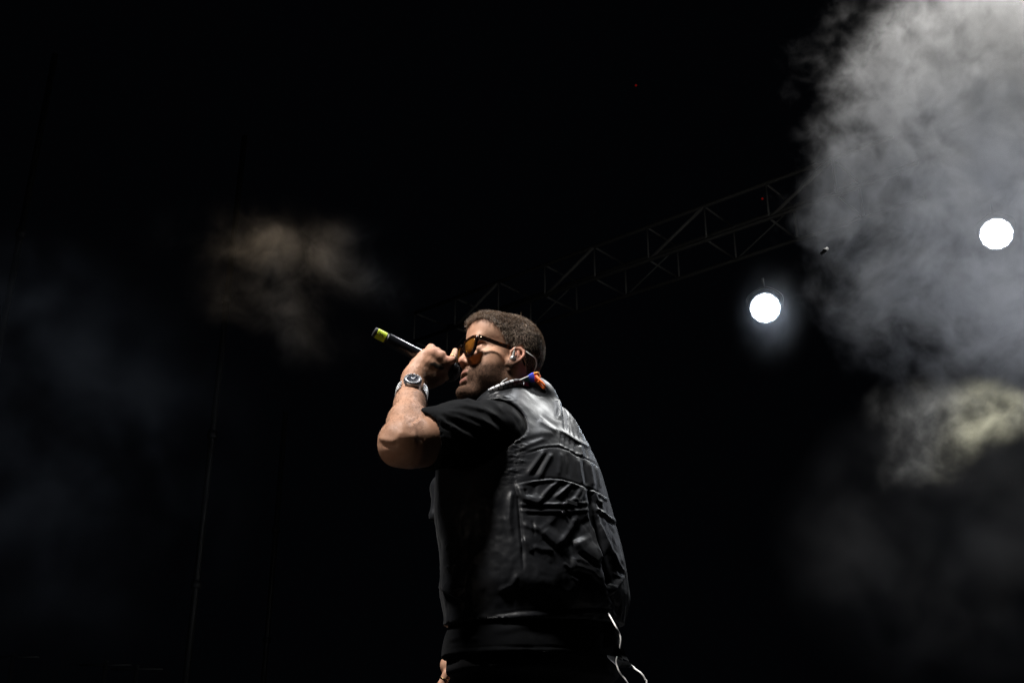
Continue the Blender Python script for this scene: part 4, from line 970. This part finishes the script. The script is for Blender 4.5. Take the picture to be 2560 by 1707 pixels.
# two lit wash lamps
def emis(name, col, s):
    m = mat(name, (0, 0, 0), .5); b = m.node_tree.nodes['Principled BSDF']; b.inputs['Emission Color'].default_value = (*col, 1); b.inputs['Emission Strength'].default_value = s; return m
lamp_r = emis('halo_ring_glow', (.60, .76, 1), .30); lamp_e = emis('lamp_glow', (.93, .97, 1), 16); hous = mat('lamp_housing', (.015, .015, .016), .5)
def stage_lamp(px, py, y, rpx, label):
    c = P(px, py, y); D_ = c[1] * cs + c[2] * sn; r = rpx * D_ / F_PX; n = unit(-c + np.array([-.3, 0, .2])); u1 = unit(np.cross(n, [0, 0, 1])); u2 = np.cross(n, u1)
    e = empty('stage_lamp', c, label, 'stage lamp', 'lit stage lamps right of the singer')
    MB().lathe(c - n * r * 1.5, n, [(0, r * .5), (r * .15, r * .85), (r * .9, r * .98), (r * 1.42, r * 1.06), (r * 1.46, r * 1.04), (r * 1.46, r * .985), (r * 1.3, r * .97)], 48).build('housing', hous, e, True, 35)
    N = 144; ring = [c + (u1 * math.cos(2 * math.pi * k / N) + u2 * math.sin(2 * math.pi * k / N)) * r * (.955 + .045 * abs(math.cos(6 * 2 * math.pi * k / N))) for k in range(N)]
    v = [c + n * r * .06] + ring + [p - n * r * .06 for p in ring]
    MB().add(v, [(0, 1 + k, 1 + (k + 1) % N) for k in range(N)] + [(1 + k, 1 + N + k, 1 + N + (k + 1) % N, 1 + (k + 1) % N) for k in range(N)]).build('lens_face', lamp_e, e, False)
    MB().lathe(c, n, [(-.10 * r, r * 1.0), (-.02 * r, r * 1.075), (.0, r * 1.05), (-.05 * r, r * .96)], 60).build('halo_ring', lamp_r, e)  # emissive ring added to soften the lens edge, standing in for glow
    yk = smooth_path([c - n * r * .7 + u1 * r * 1.12, c - n * r * .7 + u1 * r * 1.15 + np.array([0, 0, r * .9]), c - n * r * .7 + np.array([0, 0, r * 1.6]), c - n * r * .7 - u1 * r * 1.15 + np.array([0, 0, r * .9]), c - n * r * .7 - u1 * r * 1.12], 6)
    MB().tube(yk, r * .07, 8).tube([c - n * r * .7 + np.array([0, 0, r * 1.55]), c - n * r * .7 + np.array([0, 0, r * 2.3])], r * .09, 8).build('yoke', hous, e)
    return c, n, r
LA = stage_lamp(2491, 585, 9.6, 38, 'white stage lamp glowing through the thick smoke near the right edge')
LB = stage_lamp(1913, 770, 9.6, 36, 'white stage lamp with a bluish halo below the truss, clear of the thick smoke')
for nm, (c, n, r), en in (('lamp_beam', LA, 60), ('lamp_beam', LB, 60)):
    spot(nm, tuple(c + n * r * .3), tuple(c + n * 3 + np.array([0, 0, -.6])), en, (.72, .84, 1), r * .6, 110, .6)
red = emis('indicator_red', (1, .02, .01), .08)
for px, py, lab in ((1590, 214, 'tiny dim red indicator light high above the truss'), (1906, 497, 'tiny dim red indicator light on the truss next to the smoke')):
    p = P(px, py, 15); o = MB().lathe(p, unit(-p), [(-.03, .018), (0, .018), (.012, .012), (.016, 0)], 14).build('indicator_light', red); tag(o, lab, 'indicator')
clp = mat('clamp_metal', (.35, .35, .35), .8, .0)
cp_ = P(2061, 628, 5.6); ca = unit([1, 0, .9]); o = MB().tube([cp_ - ca * .028, cp_ + ca * .028], .009, 10).lathe(cp_, (0, -1, 0), [(-.012, .013), (.012, .013), (.015, .009)], 14).build('rigging_clamp', clp); tag(o, 'small pale metal clamp hanging in front of the smoke, between the two lamps', 'clamp')

# ------------------------------------------------------------------ smoke: density grids lit by spots added for them
def smoke(name, label, px0, px1, py0, py1, y0, y1, vox, shape, col, dens, aniso=.2, sampling='EQUIANGULAR'):
    """shape(b, X, Y, Z) returns the density field; X, Z in metres, b builds nodes"""
    yc = (y0 + y1) / 2; cs_ = [P(a, b, yy) for a in (px0, px1) for b in (py0, py1) for yy in (y0, y1)]
    lo = np.min(cs_, 0); hi = np.max(cs_, 0); lo[1], hi[1] = y0, y1
    me = bpy.data.meshes.new(name); o = bpy.data.objects.new(name, me); C.objects.link(o)
    ng = bpy.data.node_groups.new(name + '_density', 'GeometryNodeTree')
    ng.interface.new_socket(name='Geometry', in_out='INPUT', socket_type='NodeSocketGeometry'); ng.interface.new_socket(name='Geometry', in_out='OUTPUT', socket_type='NodeSocketGeometry')
    out = ng.nodes.new('NodeGroupOutput'); ng.nodes.new('NodeGroupInput')
    class B:
        def n(s, ty, **kw):
            x = ng.nodes.new(ty)
            for k, v in kw.items(): setattr(x, k, v)
            return x
        def l(s, a, b_): ng.links.new(a, b_)
        def m(s, op, *a, clamp=False):
            x = s.n('ShaderNodeMath', operation=op, use_clamp=clamp)
            for i, q in enumerate(a):
                if isinstance(q, (int, float)): x.inputs[i].default_value = float(q)
                else: s.l(q, x.inputs[i])
            return x.outputs[0]
        def noise(s, scale, det, rough=.55, dist=0., off=(0, 0, 0), stretch=(1, 1, 1), vec=None):
            mp = s.n('ShaderNodeMapping') if False else s.n('ShaderNodeVectorMath', operation='MULTIPLY_ADD'); s.l(vec or s.pos, mp.inputs[0]); mp.inputs[1].default_value = stretch; mp.inputs[2].default_value = off
            x = s.n('ShaderNodeTexNoise'); x.inputs['Scale'].default_value = scale; x.inputs['Detail'].default_value = det; x.inputs['Roughness'].default_value = rough; x.inputs['Distortion'].default_value = dist
            s.l(mp.outputs[0], x.inputs['Vector']); return x.outputs['Fac' if 'Fac' in x.outputs else 0], x.outputs['Color']
        def warp(s, scale, amt, vec=None):
            _, c = s.noise(scale, 3, .5, .0, (11, 3, 8), (1, .5, 1), vec); x = s.n('ShaderNodeVectorMath', operation='MULTIPLY_ADD'); s.l(c, x.inputs[0]); x.inputs[1].default_value = (amt, amt, amt)
            s.l(vec or s.pos, x.inputs[2]); return x.outputs[0]
        def curve(s, v, pts):
            """piecewise-linear map"""
            lo_, hi_ = pts[0][0], pts[-1][0]; f = s.n('ShaderNodeFloatCurve'); c = f.mapping.curves[0]; vals = [p[1] for p in pts]; mn, mx = min(vals), max(vals) + 1e-6
            t = s.m('DIVIDE', s.m('SUBTRACT', v, lo_), hi_ - lo_, clamp=True); s.l(t, f.inputs['Value'])
            for i, (a, b_) in enumerate(pts):
                x_, y_ = (a - lo_) / (hi_ - lo_), (b_ - mn) / (mx - mn)
                if i == 0: c.points[0].location = (x_, y_)
                elif i == len(pts) - 1: c.points[1].location = (x_, y_)
            for a, b_ in pts[1:-1]: c.points.new((a - lo_) / (hi_ - lo_), (b_ - mn) / (mx - mn))
            f.mapping.update(); return s.m('ADD', s.m('MULTIPLY', f.outputs[0], mx - mn), mn)
        def ss(s, v, a, b_):
            x = s.n('ShaderNodeMapRange', interpolation_type='SMOOTHSTEP'); s.l(v, x.inputs[0]); x.inputs[1].default_value = a; x.inputs[2].default_value = b_; return x.outputs[0]
    b = B(); b.box = [(float(l_), float(h_)) for l_, h_ in zip(lo, hi)]; b.pos = b.n('GeometryNodeInputPosition').outputs[0]
    sx = b.n('ShaderNodeSeparateXYZ'); b.l(b.pos, sx.inputs[0])
    # coordinates along the picture's rows and columns at the cloud's mid depth, for laying out its outline in metres
    d = shape(b, sx.outputs[0], sx.outputs[1], sx.outputs[2])
    # soft walls so that the grid's box never shows
    for i, (l_, h_) in enumerate(zip(lo, hi)):
        m_ = min(.35, (h_ - l_) * .22)
        e = b.m('MINIMUM', b.m('DIVIDE', b.m('SUBTRACT', sx.outputs[i], float(l_)), m_, clamp=True), b.m('DIVIDE', b.m('SUBTRACT', float(h_), sx.outputs[i]), m_, clamp=True)); d = b.m('MULTIPLY', d, e)
    vc = b.n('GeometryNodeVolumeCube'); b.l(d, vc.inputs['Density']); vc.inputs['Min'].default_value = tuple(lo); vc.inputs['Max'].default_value = tuple(hi)
    for k, i in (('X', 0), ('Y', 1), ('Z', 2)): vc.inputs['Resolution ' + k].default_value = max(8, int((hi[i] - lo[i]) / (vox if i != 1 else vox * 1.6)))
    m = bpy.data.materials.new(name); m.use_nodes = True; t = m.node_tree; t.nodes.clear(); oo = t.nodes.new('ShaderNodeOutputMaterial'); pv = t.nodes.new('ShaderNodeVolumePrincipled')
    pv.inputs['Color'].default_value = (*col, 1); pv.inputs['Density'].default_value = dens; pv.inputs['Anisotropy'].default_value = aniso; t.links.new(pv.outputs[0], oo.inputs['Volume']); m.cycles.volume_sampling = sampling
    sm = b.n('GeometryNodeSetMaterial'); sm.inputs['Material'].default_value = m; b.l(vc.outputs[0], sm.inputs[0]); b.l(sm.outputs[0], out.inputs[0])
    me.materials.append(m); md = o.modifiers.new('density', 'NODES'); md.node_group = ng
    o['kind'] = 'stuff'; o['label'] = label; o['category'] = 'smoke'; return lo, hi

def zr(py, y): return float(P(1280, py, y)[2])
def xr(px, py, y): return float(P(px, py, y)[0])

Y1 = 7.2
def wisps(b, sc, wv, seed):
    """thread-like crests of a warped noise"""
    w, _ = b.noise(sc, 7, .60, .2, (seed, 3, 1), (1, 1, 1), wv); r = b.m('SUBTRACT', 1, b.m('ABSOLUTE', b.m('MULTIPLY', b.m('SUBTRACT', w, .5), 5.0))); return b.m('MAXIMUM', r, 0.0)
def big(b, X, Y, Z):
    wv = b.warp(1.1, .55); wv2 = b.warp(3.5, .16, wv)
    w1, _ = b.noise(.55, 3, .5, .6, (3.1, 0, 1.7)); w2, _ = b.noise(1.7, 10, .66, .3, (0, 2, 5), (1, 1, 1), wv); w3, _ = b.noise(5.5, 9, .72, .2, (7, 1, 2), (1, 1, 1), wv2)
    th = wisps(b, 2.6, wv2, 4)
    rows = [(1100, 2330), (980, 2240), (900, 2150), (820, 2070), (740, 2010), (600, 1995), (450, 1998), (330, 2002), (200, 2020), (100, 2080), (0, 2170), (-120, 2270)]
    xl = b.curve(Z, [(zr(py, Y1), xr(px, py, Y1)) for py, px in rows])
    n = b.m('ADD', b.m('MULTIPLY', b.m('SUBTRACT', w1, .5), .9), b.m('ADD', b.m('MULTIPLY', b.m('SUBTRACT', w2, .5), 1.9), b.m('MULTIPLY', b.m('SUBTRACT', w3, .5), 1.3)))
    s = b.m('SUBTRACT', X, xl); e = b.m('ADD', s, b.m('MULTIPLY', n, .85))
    core = b.ss(e, -.05, .55)
    amt = b.curve(s, [(-.5, .12), (.0, .15), (.5, .32), (1.0, .60), (1.6, .90), (2.4, 1.25)])
    det = b.ss(b.m('ADD', b.m('MULTIPLY', w2, .45), b.m('MULTIPLY', w3, .55)), .42, .60)
    det = b.m('ADD', b.m('MULTIPLY', det, .9), b.m('MULTIPLY', b.m('MULTIPLY', th, th), .45))
    vert = b.curve(Z, [(zr(1180, Y1), .0), (zr(1050, Y1), .24), (zr(900, Y1), .42), (zr(750, Y1), .62), (zr(560, Y1), .85), (zr(300, Y1), 1.0), (zr(-100, Y1), 1.0)])
    return b.m('MULTIPLY', b.m('MULTIPLY', core, amt), b.m('MULTIPLY', vert, b.m('ADD', b.curve(s, [(-.5, .02), (.3, .07), (1.2, .26), (2.2, .42)]), b.m('MULTIPLY', det, b.curve(s, [(-.5, 1.15), (.6, 1.0), (2.2, .62)])))))
smoke('smoke_cloud', 'thick pale grey smoke cloud billowing down the upper right of the picture', 1860, 2680, -140, 1180, 7.02, 7.42, .0085, big, (.92, .92, .93), 2.9)
def amber(b, X, Y, Z):
    yy = 6.0; w1, _ = b.noise(1.1, 3, .5, .8, (1, 4, 2)); wv = b.warp(2.0, .30); wv2 = b.warp(5, .10, wv); w2, _ = b.noise(2.6, 10, .66, .3, (2, 2, 1), (1, 1, 1), wv2); w3, _ = b.noise(8, 8, .70, .2, (5, 1, 0), (1, 1, 1), wv2)
    n = b.m('ADD', b.m('MULTIPLY', b.m('SUBTRACT', w1, .5), .55), b.m('ADD', b.m('MULTIPLY', b.m('SUBTRACT', w2, .5), .62), b.m('MULTIPLY', b.m('SUBTRACT', w3, .5), .25)))
    top = b.curve(X, [(xr(2180, 1050, yy), zr(1010, yy)), (xr(2300, 1050, yy), zr(960, yy)), (xr(2420, 1050, yy), zr(955, yy)), (xr(2700, 1050, yy), zr(960, yy))])
    bot = b.curve(X, [(xr(2200, 1200, yy), zr(1215, yy)), (xr(2330, 1200, yy), zr(1215, yy)), (xr(2430, 1150, yy), zr(1165, yy)), (xr(2500, 1150, yy), zr(1118, yy)), (xr(2700, 1150, yy), zr(1115, yy))])
    e = b.m('MINIMUM', b.m('SUBTRACT', top, Z), b.m('SUBTRACT', Z, bot)); e = b.m('MINIMUM', e, b.m('SUBTRACT', X, xr(2205, 1100, yy)))
    e = b.m('ADD', e, b.m('MULTIPLY', n, .42)); det = b.ss(b.m('ADD', b.m('MULTIPLY', w2, .6), b.m('MULTIPLY', w3, .4)), .45, .60)
    rt = b.curve(X, [(xr(2200, 1100, yy), .35), (xr(2400, 1100, yy), .8), (xr(2500, 1100, yy), 1.0), (xr(2700, 1100, yy), 1.0)])
    return b.m('MULTIPLY', rt, b.m('MULTIPLY', b.ss(e, -.02, .26), b.m('ADD', .08, det)))
smoke('smoke_puff', 'amber lit puff of smoke at the right edge under the grey cloud', 2120, 2680, 880, 1320, 5.85, 6.2, .009, amber, (.93, .93, .90), 2.6)
def wisp(b, X, Y, Z):
    yy = 7.0; wv = b.warp(1.6, .50); wv2 = b.warp(4.2, .13, wv); w2, _ = b.noise(2.3, 10, .66, .2, (2, 7, 1), (1, 1, 1), wv2); w3, _ = b.noise(7.0, 8, .70, .2, (5, 1, 3), (1, 1, .85), wv2); th = wisps(b, 2.3, wv2, 9)
    def blob(px, py, rx, rz, tilt=0):
        u = b.m('SUBTRACT', X, xr(px, py, yy)); v = b.m('SUBTRACT', Z, zr(py, yy)); v = b.m('SUBTRACT', v, b.m('MULTIPLY', u, tilt))
        q = b.m('ADD', b.m('POWER', b.m('DIVIDE', u, rx), 2.0), b.m('POWER', b.m('DIVIDE', v, rz), 2.0)); return b.m('POWER', 2.718, b.m('MULTIPLY', q, -1.0))
    g = b.m('MULTIPLY', blob(690, 630, .17, .16), .75)
    for px, py, rx, rz, t, a in ((640, 610, .34, .18, -.2, .60), (770, 630, .36, .16, -.3, .60), (900, 700, .34, .12, -.5, .42), (500, 610, .34, .14, -.2, .42), (700, 770, .26, .26, 0, .48), (620, 720, .36, .24, 0, .36), (740, 850, .34, .16, -.2, .28), (840, 590, .20, .10, .2, .35)):
        g = b.m('ADD', g, b.m('MULTIPLY', blob(px, py, rx, rz, t), a))
    w1, _ = b.noise(1.25, 4, .6, .3, (6, 2, 8), (1, 1, 1), wv)
    det = b.ss(b.m('ADD', b.m('MULTIPLY', w2, .55), b.m('MULTIPLY', w3, .45)), .44, .62)
    big_ = b.ss(b.m('ADD', w1, b.m('MULTIPLY', g, .16)), .36, .62)
    return b.m('MULTIPLY', b.m('MULTIPLY', g, big_), b.m('ADD', b.m('MULTIPLY', det, 1.1), b.m('MULTIPLY', b.m('MULTIPLY', th, th), .5)))
smoke('smoke_wisp', 'dim warm wisp of smoke drifting left of the singer\'s hair, above the microphone', 360, 1080, 470, 960, 6.85, 7.15, .009, wisp, (.9, .87, .82), 3.4)
def veil(b, X, Y, Z):
    w1, _ = b.noise(.7, 4, .5, .8, (4, 4, 2)); w2, _ = b.noise(1.8, 6, .55, .8, (8, 7, 1))
    q = None
    for ax, (l_, h_) in zip((X, Y, Z), b.box):
        t = b.m('POWER', b.m('DIVIDE', b.m('SUBTRACT', ax, (l_ + h_) / 2), (h_ - l_) / 2), 2.0); q = t if q is None else b.m('ADD', q, t)
    return b.m('MULTIPLY', b.ss(b.m('ADD', q, b.m('MULTIPLY', w1, .8)), 1.25, .35), b.ss(b.m('ADD', b.m('MULTIPLY', w1, .6), b.m('MULTIPLY', w2, .4)), .40, .72))
def halo(b, X, Y, Z):
    w1, _ = b.noise(2.2, 6, .6, .8, (4, 1, 2)); c = LB[0] + np.array([0, -.15, -.12])
    v = b.n('ShaderNodeVectorMath', operation='SUBTRACT'); b.l(b.pos, v.inputs[0]); v.inputs[1].default_value = tuple(c); sc_ = b.n('ShaderNodeVectorMath', operation='MULTIPLY'); b.l(v.outputs[0], sc_.inputs[0]); sc_.inputs[1].default_value = (1.25, 1, .85)
    ln_ = b.n('ShaderNodeVectorMath', operation='LENGTH'); b.l(sc_.outputs[0], ln_.inputs[0])
    f = b.ss(ln_.outputs['Value'], .62, .05); return b.m('MULTIPLY', b.m('MULTIPLY', f, f), b.m('ADD', .35, b.ss(w1, .35, .7)))
smoke('smoke_veil', 'very faint blue haze hanging in the dark at the left edge', -160, 760, 500, 1860, 8.0, 9.5, .05, veil, (.85, .88, .95), .16)
smoke('lamp_halo_haze', 'faint bluish haze added around and below the stage lamp clear of the cloud, standing in for its glow', 1740, 2090, 560, 1010, 8.9, 10.0, .025, halo, (.8, .86, .95), .16, .2, 'EQUIANGULAR')  # haze volume added so the lamp gets a halo
smoke('smoke_bank', 'faint dark grey haze low on the right, under the lamps and the smoke cloud', 1950, 2760, 1000, 1900, 7.2, 8.8, .04, veil, (.85, .85, .88), .20)

# spots added out of view, each aimed to light part of the smoke
spot('cloud_spot', (xr(2470, -500, 7.2) + .9, 6.8, zr(-520, 7.2) + 1.4), (xr(2380, 650, 7.2), 7.3, zr(650, 7.2)), 4900, (1, .98, .94), .15, 52, .7)
spot('cloud_fill', (xr(2700, 500, 8.8), 8.8, zr(900, 8.8)), (xr(2250, 600, 7.2), 7.2, zr(560, 7.2)), 250, (.84, .88, 1), .2, 80, .8)
spot('amber_spot', (xr(2560, 700, 5.4), 5.2, zr(480, 5.4)), (xr(2500, 1110, 6.0), 6.0, zr(1100, 6.0)), 400, (1, .95, .56), .12, 27, .8)
spot('wisp_spot', (xr(640, 200, 7.0), 6.7, zr(-250, 7.0)), (xr(690, 640, 7.0), 7.0, zr(640, 7.0)), 210, (1, .77, .53), .12, 24, .9)
spot('veil_spot', (-6.5, 8.4, 6.5), (-4.2, 8.8, 1.8), 520, (.76, .86, 1), .2, 56, .9)
